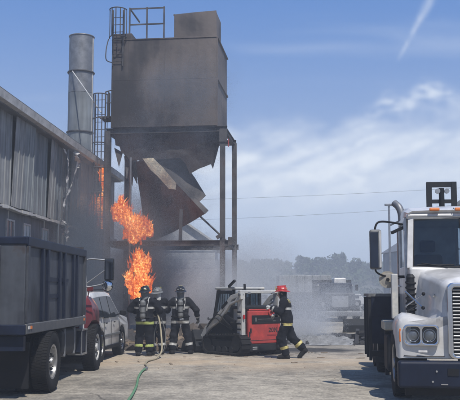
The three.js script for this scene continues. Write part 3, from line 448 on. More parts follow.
// ---------------------------------------------------------------- white truck at the right (its own front faces +z)
{
  const t = thing('work_truck', 'large white conventional cab truck with chrome grille facing the camera at right', 'truck', [3.72, 0, -12.72], -0.105);
  // bumper
  const bp = M('bumper', rb(2.44, 0.40, 0.22, 0.05, 0, 0.425, -0.12), MT.navy, t);
  for (const g of [bx(0.16, 0.1, 0.02, -0.42, 0.47, -0.006), bx(0.16, 0.1, 0.02, 0.42, 0.47, -0.006)]) M('tow_hook_slot', g, MT.black, bp);
  for (const [x, y] of [[-0.72, 0.33], [-0.66, 0.48], [0.7, 0.35]]) M('bolt', cyl(0.016, 0.016, 0.02, 8, x, y, -0.004, Math.PI / 2), MT.chrome, bp);
  M('clip', bx(0.1, 0.015, 0.02, -0.55, 0.29, -0.006), MT.chrome, bp);
  M('valance', bx(2.2, 0.2, 0.1, 0, 0.2, -0.3), MT.black, t);
  // fender and lower body, shaped by sections from bumper to cowl
  const sec = (z, top, hw, shoulder, low, hoodHW, hoodY) => { // half outline mirrored
    const h = [[hw, low], [hw + 0.015, shoulder - 0.16], [hw - 0.02, shoulder - 0.05], [hw - 0.09, shoulder], [hw - 0.2, shoulder - 0.005], [hoodHW + 0.12, shoulder - 0.09], [hoodHW + 0.035, shoulder + 0.06], [hoodHW + 0.01, hoodY - 0.12], [hoodHW - 0.025, hoodY - 0.035], [hoodHW - 0.09, hoodY], [hoodHW * 0.5, top + 0.012], [0, top + 0.018]];
    return [...h.map(([x, y]) => V(x, y, z)), ...h.slice(0, -1).reverse().map(([x, y]) => V(-x, y, z))];
  };
  const hood = M('hood', loft([sec(-0.16, 1.80, 1.14, 1.20, 0.66, 0.47, 1.79), sec(-0.22, 1.84, 1.19, 1.28, 0.65, 0.50, 1.825), sec(-0.45, 1.885, 1.205, 1.335, 0.66, 0.545, 1.865), sec(-0.85, 1.955, 1.21, 1.30, 0.9, 0.62, 1.93), sec(-1.15, 2.00, 1.19, 1.18, 0.95, 0.68, 1.98), sec(-1.40, 2.03, 1.10, 1.10, 0.95, 0.73, 2.02)], true, true, 0.95), MT.white, t);
  for (const s of [-1, 1]) M('body_seam', [tube([V(s * 1.12, 0.70, -0.15), V(s * 1.0, 0.69, -0.148), V(s * 0.52, 0.69, -0.148)], 0.006, 10, 5)], MT.black, hood);
  M('hood_seam', tube([V(0, 1.827, -0.24), V(0, 1.907, -0.45), V(0, 1.977, -0.85), V(0, 2.022, -1.15)], 0.007, 20, 5), MT.packGrey, hood);
  for (const s of [-1, 1]) for (const z of [-0.5, -0.95]) M('hood_rivet', sph(0.012, s * 0.6 - s * 0.05 * (z > -0.6 ? 1 : 0), 1.5, z), MT.galv, hood);
  M('hood_side_trim', [bx(0.02, 0.022, 0.34, -0.615, 1.60, -0.5, 0.1, -0.12, 0), bx(0.02, 0.022, 0.34, 0.615, 1.60, -0.5, 0.1, 0.12, 0)], MT.chrome, hood);
  // grille
  const gr = sub('grille', t);
  M('surround', ext(rrect(-0.47, 0.66, 0.47, 1.79, 0.09), 0.16, 0.02, [rrect(-0.395, 0.70, 0.395, 1.72, 0.05)]).translate(0, 0, -0.12), MT.chrome, gr);
  M('backing', bx(0.78, 1.0, 0.03, 0, 1.21, -0.165), MT.black, gr);
  for (let i = 0; i < 19; i++) M('slat', rb(0.78, 0.022, 0.05, 0.008, 0, 0.735 + i * 0.0525, -0.11), MT.alu, gr);
  // headlights
  for (const s of [-1, 1]) {
    const h = sub('headlight', t); h.position.set(s * 0.86, 1.0, -0.125); h.rotation.y = s * 0.10;
    const out = rrect(-0.265, -0.155, 0.265, 0.165, 0.07).map(([x, y]) => [x * 1, y - (x * s > 0 ? 0 : 0.0)]);
    M('bezel', ext(out, 0.07, 0.018, [rrect(-0.225, -0.118, -0.02 * 1, 0.125, 0.05), rrect(0.02, -0.118, 0.225, 0.125, 0.05)]), MT.chrome, h);
    M('reflector', [ext(rrect(-0.235, -0.13, 0.235, 0.135, 0.05), 0.02).translate(0, 0, -0.03)], MT.iron, h);
    for (const q of [-1, 1]) { M('lamp', [sph(q * s < 0 ? 0.085 : 0.075, q * 0.122, 0, -0.028, 1, 1, 0.35)], MT.alu, h); M('lens', ext(rrect(q * 0.122 - 0.1, -0.115, q * 0.122 + 0.1, 0.122, 0.05), 0.008).translate(0, 0, 0.012), MT.lens, h); }
    M('marker', bx(0.13, 0.03, 0.012, -s * 0.02, -0.235, 0.012), MT.tatter, h); M('corner_lamp', rb(0.05, 0.2, 0.03, 0.012, s * 0.3, 0, -0.03), MT.amber, h); for (const q of [-1, 1]) M('lamp_ring', new THREE.TorusGeometry(0.092, 0.008, 8, 28).translate(q * 0.122, 0, -0.012), MT.chrome, h);
  }
  // cab
  const cab = sub('cab', t);
  M('cowl', rb(1.78, 0.9, 0.5, 0.06, 0, 1.62, -1.62), MT.white, cab);
  M('roof', loft([[-1.72, 0.80, 0.03], [-1.62, 0.86, 0.10], [-1.8, 0.90, 0.17], [-2.3, 0.91, 0.22], [-2.8, 0.88, 0.20], [-2.92, 0.84, 0.10], [-2.9, 0.82, 0.0]].map(([z, hw, h], i) => { const y = 2.93; return [[hw, y], [hw, y + h * 0.55], [hw - 0.07, y + h * 0.9], [hw * 0.5, y + h * 1.03], [0, y + h * 1.06], [-hw * 0.5, y + h * 1.03], [-hw + 0.07, y + h * 0.9], [-hw, y + h * 0.55], [-hw, y]].map(([x, yy]) => V(x, yy, z)); }), true, true, 0.6), MT.white, cab);
  M('roof_header', rb(1.78, 0.10, 0.12, 0.04, 0, 2.935, -1.70), MT.white, cab);
  for (const s of [-1, 1]) {
    M('pillar', beam(V(s * 0.86, 2.04, -1.46), V(s * 0.80, 2.96, -1.72), 0.09, 0.10), MT.white, cab);
    const d = sub('door', t); d.position.x = s * 0.9;
    M('door_skin', extX([[-1.62, 0.95], [-1.62, 2.08], [-1.80, 2.92], [-2.70, 2.92], [-2.70, 0.95]], 0.06, 0.012, [[[-1.72, 2.08], [-1.87, 2.84], [-2.60, 2.84], [-2.60, 2.08]]]), MT.white, d);
    M('pane', extX([[-1.71, 2.06], [-1.86, 2.85], [-2.61, 2.85], [-2.61, 2.06]], 0.01), MT.glass, d);
    M('handle', rb(0.04, 0.03, 0.14, 0.01, s * 0.05, 1.75, -2.55), MT.chrome, d);
  }
  M('back_wall', [bx(1.78, 1.1, 0.06, 0, 1.5, -2.84), bx(1.78, 0.14, 0.06, 0, 2.88, -2.84), bx(0.2, 0.8, 0.06, -0.79, 2.45, -2.84), bx(0.2, 0.8, 0.06, 0.79, 2.45, -2.84), bx(0.9, 0.8, 0.06, -0.35, 2.45, -2.84)], MT.white, cab);
  M('floor', bx(1.76, 0.05, 1.3, 0, 1.0, -2.2), MT.black, cab);
  M('windshield', loft([[V(-0.80, 2.06, -1.47), V(-0.4, 2.06, -1.41), V(0.4, 2.06, -1.41), V(0.80, 2.06, -1.47), V(0.80, 2.06, -1.48), V(0.4, 2.06, -1.42), V(-0.4, 2.06, -1.42), V(-0.80, 2.06, -1.48)].slice(0, 4), [V(-0.76, 2.91, -1.72), V(-0.4, 2.91, -1.68), V(0.4, 2.91, -1.68), V(0.76, 2.91, -1.72)]].map((a) => a), false, false, 2), MT.glass, cab);
  M('windshield_gasket', [tube([V(-0.80, 2.07, -1.455), V(-0.4, 2.065, -1.40), V(0.4, 2.065, -1.40), V(0.80, 2.07, -1.455)], 0.018, 20, 6), tube([V(-0.81, 2.06, -1.455), V(-0.765, 2.90, -1.705)], 0.016, 4, 6), tube([V(0.81, 2.06, -1.455), V(0.765, 2.90, -1.705)], 0.016, 4, 6), tube([V(-0.765, 2.9, -1.705), V(-0.4, 2.905, -1.665), V(0.4, 2.905, -1.665), V(0.765, 2.9, -1.705)], 0.014, 20, 6), tube([V(0, 2.07, -1.395), V(0, 2.9, -1.66)], 0.012, 4, 6)], MT.black, cab);
  M('wiper', [bar(V(-0.25, 2.06, -1.37), V(-0.68, 2.13, -1.43), 0.009, 6), bar(V(-0.15, 2.10, -1.39), V(-0.75, 2.10, -1.44), 0.011, 6)], MT.black, cab);
  M('dashboard', rb(1.7, 0.22, 0.4, 0.06, 0, 2.0, -1.78), MT.black, t);
  for (const s of [-1, 1]) { const st = M('seat', [rb(0.5, 0.75, 0.16, 0.06, s * 0.42, 1.95, -2.6, -0.12), rb(0.5, 0.16, 0.5, 0.05, s * 0.42, 1.55, -2.38), rb(0.28, 0.22, 0.11, 0.05, s * 0.42, 2.47, -2.66, -0.1)], MT.gear2, t); }
  M('steering_wheel', [new THREE.TorusGeometry(0.21, 0.018, 8, 30).rotateX(-0.7).translate(-0.42 * -1, 2.16, -1.98), bar(V(0.42, 2.0, -1.85), V(0.42, 2.16, -1.98), 0.025)], MT.black, t);
  M('sun_visor', bx(0.4, 0.17, 0.02, 0.28, 2.78, -1.78, 0.4), MT.packGrey, t);
  // roof things
  M('marker_light', rb(0.17, 0.055, 0.06, 0.02, -0.42, 3.045, -1.60), MT.amber, t); again(t.children.at(-1), t, 0.42, 0, 0); again(t.children.at(-2), t, 0.84, 0, 0);
  M('roof_rivets', [0, 1, 2, 3].map((i) => cyl(0.01, 0.01, 0.02, 6, -0.1 + 0.12 * i, 3.06, -1.6, Math.PI / 2)), MT.black, t);
  M('exhaust_stack', [bar(V(-0.83, 1.1, -3.05), V(-0.83, 3.05, -3.05), 0.07, 16), tube([V(-0.83, 2.95, -3.05), V(-0.84, 3.12, -3.06), V(-0.88, 3.24, -3.1), V(-0.95, 3.32, -3.18)], 0.068, 14, 14)], MT.galv, t);
  M('heat_shield', bar(V(-0.83, 1.5, -3.05), V(-0.83, 2.8, -3.05), 0.1, 16), MT.alu, t);
  // mirrors
  const mi = sub('mirror', t);
  M('arm', [tube([V(-0.88, 2.80, -1.9), V(-1.1, 2.84, -1.8), V(-1.37, 2.83, -1.62), V(-1.42, 2.74, -1.6), V(-1.42, 2.6, -1.6)], 0.018, 28, 8), tube([V(-1.42, 2.1, -1.6), V(-1.42, 2.0, -1.6), V(-1.3, 1.93, -1.66), V(-1.0, 1.92, -1.85), V(-0.9, 1.92, -1.9)], 0.016, 24, 8)], MT.black, mi);
  M('housing', rb(0.2, 0.68, 0.10, 0.04, -1.42, 2.37, -1.6), MT.packGrey, mi);
  M('face', rb(0.13, 0.6, 0.012, 0.005, -1.44, 2.36, -1.545), MT.bedDark, mi); M('face', rb(0.035, 0.62, 0.012, 0.004, -1.343, 2.37, -1.547), MT.trim, mi);
  M('bracket', beam(V(-0.92, 2.76, -1.85), V(-1.13, 2.66, -1.75), 0.05, 0.05), MT.black, mi);
  const sm = sub('spot_mirror', t);
  M('dish', [cyl(0.145, 0.13, 0.03, 32, -1.22, 1.86, -1.70, Math.PI / 2), sph(0.145, -1.22, 1.86, -1.70, 1, 1, 0.18)], MT.mirrorBack, sm); M('stem', [bar(V(-1.2, 1.87, -1.69), V(-0.92, 1.9, -1.75), 0.012, 6), cyl(0.03, 0.03, 0.03, 10, -1.22, 1.86, -1.662, Math.PI / 2)], MT.black, sm);
  // ribbed air intake and post beside the hood
  const ai = sub('air_cleaner', t);
  M('post', rb(0.11, 0.75, 0.12, 0.02, -1.12, 1.58, -1.55), MT.whiteDirty, ai);
  M('can', cyl(0.075, 0.075, 0.66, 20, -0.86, 1.56, -1.42), MT.iron, ai);
  for (let i = 0; i < 7; i++) M('rib', new THREE.TorusGeometry(0.08, 0.017, 8, 24).rotateX(Math.PI / 2 + 0.25).translate(-0.86, 1.28 + i * 0.088, -1.42), MT.black, ai);
  M('cap', cyl(0.055, 0.085, 0.06, 20, -0.86, 1.92, -1.42), MT.iron, ai);
  const hm = sub('hood_mirror_bracket', t);
  M('rod', bar(V(-0.74, 1.40, -0.82), V(-0.98, 1.66, -1.15), 0.013, 8), MT.chrome, hm); M('rod', bar(V(-0.98, 1.42, -1.15), V(-0.72, 1.62, -0.9), 0.013, 8), MT.chrome, hm); for (const g of [sph(0.03, -0.74, 1.40, -0.82), sph(0.03, -0.72, 1.62, -0.9)]) M('joint', g, MT.black, hm);
  M('hood_latch', bar(V(-1.0, 1.34, -0.75), V(-0.84, 1.42, -0.9), 0.012, 6), MT.black, t);
  // wheels, tank, side bin, frame
  wheel(t, 0.52, 0.29, -1.08, 0.52, -0.98, -1, MT.alu, { holes: 10 }); wheel(t, 0.52, 0.29, 1.08, 0.52, -0.98, 1, MT.alu, { holes: 10 });
  for (const z of [-5.3, -6.6]) for (const s of [-1, 1]) wheel(t, 0.52, 0.5, s * 0.95, 0.52, z, s, MT.alu, { holes: 10 });
  for (const g of [bx(0.09, 0.26, 7.6, -0.42, 0.85, -4.2), bx(0.09, 0.26, 7.6, 0.42, 0.85, -4.2)]) M('frame_rail', g, MT.iron, t);
  for (const g of [bx(1.9, 0.1, 0.12, 0, 0.5, -0.98), bx(1.8, 0.16, 0.16, 0, 0.52, -5.3), bx(1.8, 0.16, 0.16, 0, 0.52, -6.6)]) M('axle', g, MT.iron, t);
  M('engine_block', rb(0.7, 0.6, 1.1, 0.05, 0, 1.0, -0.9), MT.iron, t);
  const tk = sub('step_tank', t);
  M('tank', rb(0.40, 0.62, 0.7, 0.06, -1.05, 0.62, -2.1), MT.iron, tk); M('step', rb(0.34, 0.16, 0.74, 0.03, -1.12, 1.08, -2.1), MT.tank, tk); M('leg', [beam(V(-1.2, 0.2, -2.4), V(-1.2, 1.0, -2.4), 0.07, 0.1)], MT.iron, tk);
  const sb = sub('side_bin', t); // open topped bin on the flank
  for (const g of [bx(0.62, 0.82, 0.04, -1.12, 1.16, -2.92), bx(0.62, 0.82, 0.04, -1.12, 1.16, -4.6)]) M('bin_wall', g, MT.navy, sb);
  for (const g of [bx(0.04, 0.80, 1.64, -1.41, 1.16, -3.76), bx(0.04, 0.80, 1.64, -0.83, 1.16, -3.76)]) M('bin_wall', g, MT.trim, sb);
  M('bin_floor', bx(0.62, 0.04, 1.7, -1.12, 0.73, -3.76), MT.navy, sb);
  M('rim', [bx(0.72, 0.05, 0.07, -1.12, 1.595, -2.92), bx(0.72, 0.05, 0.07, -1.12, 1.595, -4.6), bx(0.06, 0.05, 1.6, -1.43, 1.595, -3.76), bx(0.06, 0.05, 1.6, -0.81, 1.595, -3.76)], MT.packGrey, sb);
  for (const z of [-2.95, -3.76, -4.58]) M('stake', bx(0.05, 1.15, 0.07, -1.455, 0.98, z), MT.iron, sb);
  for (const g of [beam(V(-1.38, 0.42, -2.95), V(-0.45, 0.42, -2.95), 0.1, 0.1), beam(V(-1.38, 0.42, -4.58), V(-0.45, 0.42, -4.58), 0.1, 0.1)]) M('support', g, MT.iron, sb);
  // hoist frame behind the cab
  const hf = sub('hoist_frame', t);
  for (const g of [bx(0.10, 2.9, 0.12, -0.16, 2.4, -4.3), bx(0.10, 2.9, 0.12, 0.33, 2.4, -4.3)]) M('upright', g, MT.iron, hf);
  for (const y of [3.84, 3.5, 3.2]) M('crossbar', bx(0.42, y > 3.6 ? 0.1 : 0.07, 0.1, 0.085, y - 0.04, -4.3), MT.iron, hf);
  M('cylinder', [bar(V(0.08, 1.0, -4.2), V(0.08, 3.72, -4.25), 0.055, 12)], MT.black, hf); for (const g of [cyl(0.05, 0.05, 0.06, 14, 0.0, 3.66, -4.22, Math.PI / 2), cyl(0.05, 0.05, 0.06, 14, 0.18, 3.66, -4.22, Math.PI / 2)]) M('pulley', g, MT.alu, hf);
  M('boom', beam(V(0.25, 3.2, -4.4), V(1.5, 4.0, -5.2), 0.2, 0.22), MT.packGrey, hf);
}

// ---------------------------------------------------------------- dump truck at the left, seen from behind (front faces -z)
{
  const t = thing('dump_truck', 'dark grey high sided dump truck with red hood parked along the warehouse', 'dump truck', [-4.28, 0, -13.0], -0.04);
  const b = sub('dump_bed', t), hw = 1.2, y0 = 1.06, y1 = 2.46, len = 4.28;
  for (const s of [-1, 1]) {
    const w = M('side_wall', [bx(0.05, y1 - y0, len - 0.1, s * (hw - 0.06), (y0 + y1) / 2, -len / 2)], MT.bedGrey, b);
    M('top_rail', rb(0.11, 0.15, len, 0.02, s * (hw - 0.045), y1 - 0.04, -len / 2), MT.navy, w);
    M('bottom_rail', rb(0.10, 0.16, len, 0.015, s * (hw - 0.035), y0 + 0.03, -len / 2), MT.railGrey, w);
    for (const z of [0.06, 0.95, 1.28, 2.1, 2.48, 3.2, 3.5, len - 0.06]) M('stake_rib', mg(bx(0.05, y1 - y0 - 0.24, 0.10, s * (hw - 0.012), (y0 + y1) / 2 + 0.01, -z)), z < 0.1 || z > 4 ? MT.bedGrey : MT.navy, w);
    for (const [za, zb, y] of [[1.28, 2.1, 1.58], [2.1, 2.48, 1.86], [1.4, 2.9, 1.86]]) M('patch_strap', bx(0.02, 0.07, zb - za - 0.1, s * (hw - 0.03), y, -(za + zb) / 2), MT.navy, w);
    for (const z of [0.12, 0.24, 4.1]) M('side_marker', bx(0.015, 0.045, 0.07, s * (hw + 0.02), y0 + 0.05, -z), z < 0.2 ? MT.tatter : MT.amber, w);
  }
  M('tailgate', [rb(2.36, 1.40, 0.06, 0.02, 0, 1.77, 0.0)], MT.bedGrey, b);
  for (const x of [-0.75, 0, 0.75]) M('tailgate_rib', rb(0.1, 1.2, 0.05, 0.015, x, 1.76, 0.045), MT.bedGrey, b);
  M('tailgate_frame', rb(2.4, 0.12, 0.1, 0.02, 0, y1 - 0.03, 0.0), MT.navy, b); M('tailgate_frame', rb(2.4, 0.16, 0.1, 0.02, 0, y0 + 0.02, 0.0), MT.navy, b);
  M('floor', bx(2.2, 0.08, len - 0.1, 0, y0, -len / 2), MT.bedGrey, b); M('front_wall', bx(2.3, 1.5, 0.06, 0, 1.8, -len + 0.05), MT.bedGrey, b);
  M('tail_light', rb(0.14, 0.08, 0.03, 0.01, 0.72, 1.08, 0.065), MT.tailRed, t); again(t.children.at(-1), t, -1.44, 0, 0);
  M('rear_sill', bx(2.3, 0.22, 0.12, 0, 0.87, -0.12), MT.navy, t);
  M('mud_flap', bx(0.62, 0.72, 0.02, 0.78, 0.50, -0.62), MT.black, t); again(t.children.at(-1), t, -1.56, 0, 0);
  for (const g of [bx(0.09, 0.24, 6.0, 0.42, 0.86, -3.1), bx(0.09, 0.24, 6.0, -0.42, 0.86, -3.1)]) M('frame_rail', g, MT.iron, t);
  for (const g of [bx(1.9, 0.15, 0.15, 0, 0.5, -1.38), bx(1.9, 0.12, 0.12, 0, 0.5, -5.35)]) M('axle', g, MT.iron, t);
  for (const s of [-1, 1]) { wheel(t, 0.5, 0.27, s * 1.17, 0.5, -1.38, s, MT.alu, { holes: 8, dish: 0.9 }); wheel(t, 0.5, 0.27, s * 0.86, 0.5, -1.38, s, MT.iron); wheel(t, 0.49, 0.27, s * 1.13, 0.49, -5.35, s, MT.whiteDirty, { holes: 8, dish: 0.1 }); }
  // tank and steps between the axles
  const tk = sub('fuel_tank', t);
  M('tank', rb(0.5, 0.5, 1.35, 0.1, 0.86, 0.72, -3.35), MT.iron, tk); for (const z of [-2.95, -3.75]) M('strap', rb(0.53, 0.53, 0.06, 0.1, 0.86, 0.72, z), MT.galv, tk);
  M('step_box', [rb(0.3, 0.42, 0.5, 0.02, 1.0, 0.66, -4.35)], MT.navy, t); for (const g of [bx(0.3, 0.03, 0.46, 1.04, 0.9, -4.35), bx(0.3, 0.03, 0.46, 1.04, 0.42, -4.35)]) M('step_tread', g, MT.alu, t); for (const g of [bx(0.02, 0.5, 0.03, 1.17, 0.66, -4.12), bx(0.02, 0.5, 0.03, 1.17, 0.66, -4.58)]) M('step_edge', g, MT.galv, t);
  // cab and hood
  const cab = sub('cab', t);
  M('cab_shell', extX([[-4.42, 0.95], [-4.42, 2.25], [-4.55, 2.34], [-5.0, 2.34], [-5.25, 1.72], [-5.3, 0.95]], 2.08, 0.04), MT.whiteDirty, cab);
  M('side_window', bx(0.012, 0.5, 0.46, 1.046, 1.98, -4.78), MT.darkGlass, cab); M('rear_window', bx(1.2, 0.4, 0.012, 0, 2.0, -4.40), MT.darkGlass, cab);
  M('grab_handle', [bar(V(1.12, 1.25, -4.42), V(1.12, 1.9, -4.42), 0.016, 8)], MT.chrome, cab);
  M('corner_post', rb(0.1, 0.95, 0.09, 0.02, 1.08, 1.38, -4.5), MT.white, cab);
  const fs = (z, hw2, top, low) => { const h = [[hw2, low], [hw2 + 0.01, low + 0.2], [hw2 - 0.02, top - 0.28], [hw2 - 0.12, top - 0.12], [hw2 * 0.6, top - 0.03], [0, top]]; return [...h.map(([x, y]) => V(x, y, z)), ...h.slice(0, -1).reverse().map(([x, y]) => V(-x, y, z))]; };
  M('hood', loft([fs(-5.0, 1.02, 1.66, 0.78), fs(-5.15, 1.16, 1.70, 1.05), fs(-5.4, 1.2, 1.66, 1.06), fs(-5.75, 1.19, 1.6, 1.0), fs(-5.98, 1.15, 1.52, 0.72), fs(-6.3, 1.04, 1.42, 0.62), fs(-6.42, 0.92, 1.3, 0.62)], true, true, 0.6), MT.red, t);
  M('bumper', rb(2.3, 0.28, 0.12, 0.03, 0, 0.55, -6.45), MT.chrome, t);
  const mi = sub('mirror', t);
  M('arm', [tube([V(1.04, 2.3, -4.7), V(1.2, 2.33, -4.75), V(1.5, 2.31, -4.85)], 0.016, 12, 6), bar(V(1.04, 1.76, -4.7), V(1.5, 2.12, -4.85), 0.014, 6), tube([V(1.04, 1.74, -4.7), V(1.3, 1.78, -4.8), V(1.52, 1.84, -4.86)], 0.014, 12, 6), bar(V(1.5, 2.36, -4.85), V(1.5, 1.8, -4.85), 0.014, 6)], MT.galv, mi);
  M('housing', rb(0.2, 0.46, 0.09, 0.03, 1.57, 2.12, -4.85), MT.iron, mi); M('glass', bx(0.16, 0.41, 0.008, 1.57, 2.12, -4.80), MT.mirror, mi);
  const cm = sub('convex_mirror', t); M('bowl', sph(0.12, 1.53, 1.78, -4.87, 1, 1, 0.4), MT.black, cm); M('glass', sph(0.112, 1.53, 1.78, -4.86, 1, 1, 0.45), MT.mirror, cm);
  M('fender_mirror', [rb(0.14, 0.12, 0.06, 0.02, 1.1, 1.72, -5.2), bar(V(1.05, 1.5, -5.2), V(1.08, 1.7, -5.2), 0.012)], MT.red, t);
}

// ---------------------------------------------------------------- white sport utility car
{
  const t = thing('utility_car', 'white four door utility car parked nose away beyond the dump truck', 'car', [-3.80, 0, -21.65], -0.07);
  const hwAt = (y) => y < 0.95 ? 0.85 : lerp(0.85, 0.66, (y - 0.95) / 0.7);
  const zw = { r: 1.25, f: -1.25 }, arch = (c) => { const o = []; for (let i = 0; i <= 10; i++) { const a = Math.PI - Math.PI * i / 10; o.push([c - Math.cos(a) * 0.40 * -1, 0.36 + Math.sin(a) * 0.41]); } return o; };
  const outline = [[2.02, 0.42], [2.05, 0.62], [2.0, 0.95], [1.86, 1.5], [1.7, 1.62], [1.2, 1.66], [0.0, 1.66], [-0.35, 1.62], [-1.05, 1.08], [-1.9, 0.98], [-2.08, 0.8], [-2.12, 0.5], [-2.06, 0.34]];
  const bottom = [...[...arch(-1.25)].sort((a, b) => a[0] - b[0]), [-0.8, 0.3], [0.8, 0.3], ...[...arch(1.25)].sort((a, b) => a[0] - b[0])].sort((a, b) => a[0] - b[0]);
  const g = mg(extX([...outline, ...bottom], 1.7, 0.05)), p = g.attributes.position;
  for (let i = 0; i < p.count; i++) p.setX(i, p.getX(i) * hwAt(p.getY(i)) / 0.85);
  g.deleteAttribute('normal'); g.deleteAttribute('uv');
  M('body', toCreasedNormals(mergeVertices(g, 1e-4), 0.6), MT.white, t);
  const pane = (pts, s) => { const q = new THREE.ExtrudeGeometry(shape(pts), { depth: 0.012, bevelEnabled: false }).rotateY(-Math.PI / 2), a = q.attributes.position; for (let i = 0; i < a.count; i++) { const y = a.getY(i), d = a.getX(i); a.setX(i, s * (hwAt(y) + 0.006 + Math.abs(d))); } q.computeVertexNormals(); return q; };
  for (const s of [1, -1]) {
    M('window', pane([[1.78, 1.05], [1.68, 1.5], [1.02, 1.54], [1.02, 1.05]], s), MT.darkGlass, t);
    M('window', pane([[0.95, 1.03], [0.95, 1.54], [0.2, 1.55], [0.2, 1.02]], s), MT.darkGlass, t);
    M('window', pane([[0.12, 1.02], [0.12, 1.55], [-0.28, 1.53], [-0.86, 1.08], [-0.86, 1.02]], s), MT.darkGlass, t);
    for (const z of [0.58, -0.35]) M('door_handle', rb(0.03, 0.03, 0.13, 0.01, s * 0.865, 0.9, z + 0.2), MT.black, t);
    M('door_seam', [bx(0.006, 0.62, 0.012, s * 0.856, 0.64, 0.16), bx(0.006, 0.62, 0.012, s * 0.856, 0.64, -0.82), bx(0.006, 0.55, 0.012, s * 0.856, 0.66, 0.98)], MT.black, t);
    M('rub_strip', rb(0.02, 0.06, 1.9, 0.008, s * 0.858, 0.6, 0.05), MT.packGrey, t); M('sill', rb(0.1, 0.09, 1.62, 0.02, s * 0.83, 0.31, 0), MT.black, t);
    M('mirror', [rb(0.16, 0.13, 0.09, 0.03, s * 0.97, 1.12, -0.72), bx(0.12, 0.03, 0.04, s * 0.87, 1.08, -0.74)], MT.black, t);
    M('tail_lamp', rb(0.12, 0.42, 0.05, 0.015, s * 0.72, 1.0, 2.0), MT.tailRed, t);
    for (const z of [1.25, -1.25]) wheel(t, 0.37, 0.24, s * 0.75, 0.37, z, s, MT.alu, { ri: 0.6, lugs: 5, dish: 0.1, holes: 5 });
    M('roof_rail', [bar(V(s * 0.6, 1.70, 1.5), V(s * 0.6, 1.71, -0.1), 0.016)], MT.black, t);
  }
  M('rear_window', bx(1.2, 0.42, 0.012, 0, 1.28, 1.965, -0.24), MT.darkGlass, t); M('rear_bumper', rb(1.66, 0.22, 0.16, 0.05, 0, 0.5, 2.06), MT.packGrey, t);
  M('front_bumper', rb(1.66, 0.24, 0.16, 0.05, 0, 0.48, -2.1), MT.packGrey, t); M('underbody', bx(1.4, 0.2, 3.6, 0, 0.32, 0), MT.black, t);
}

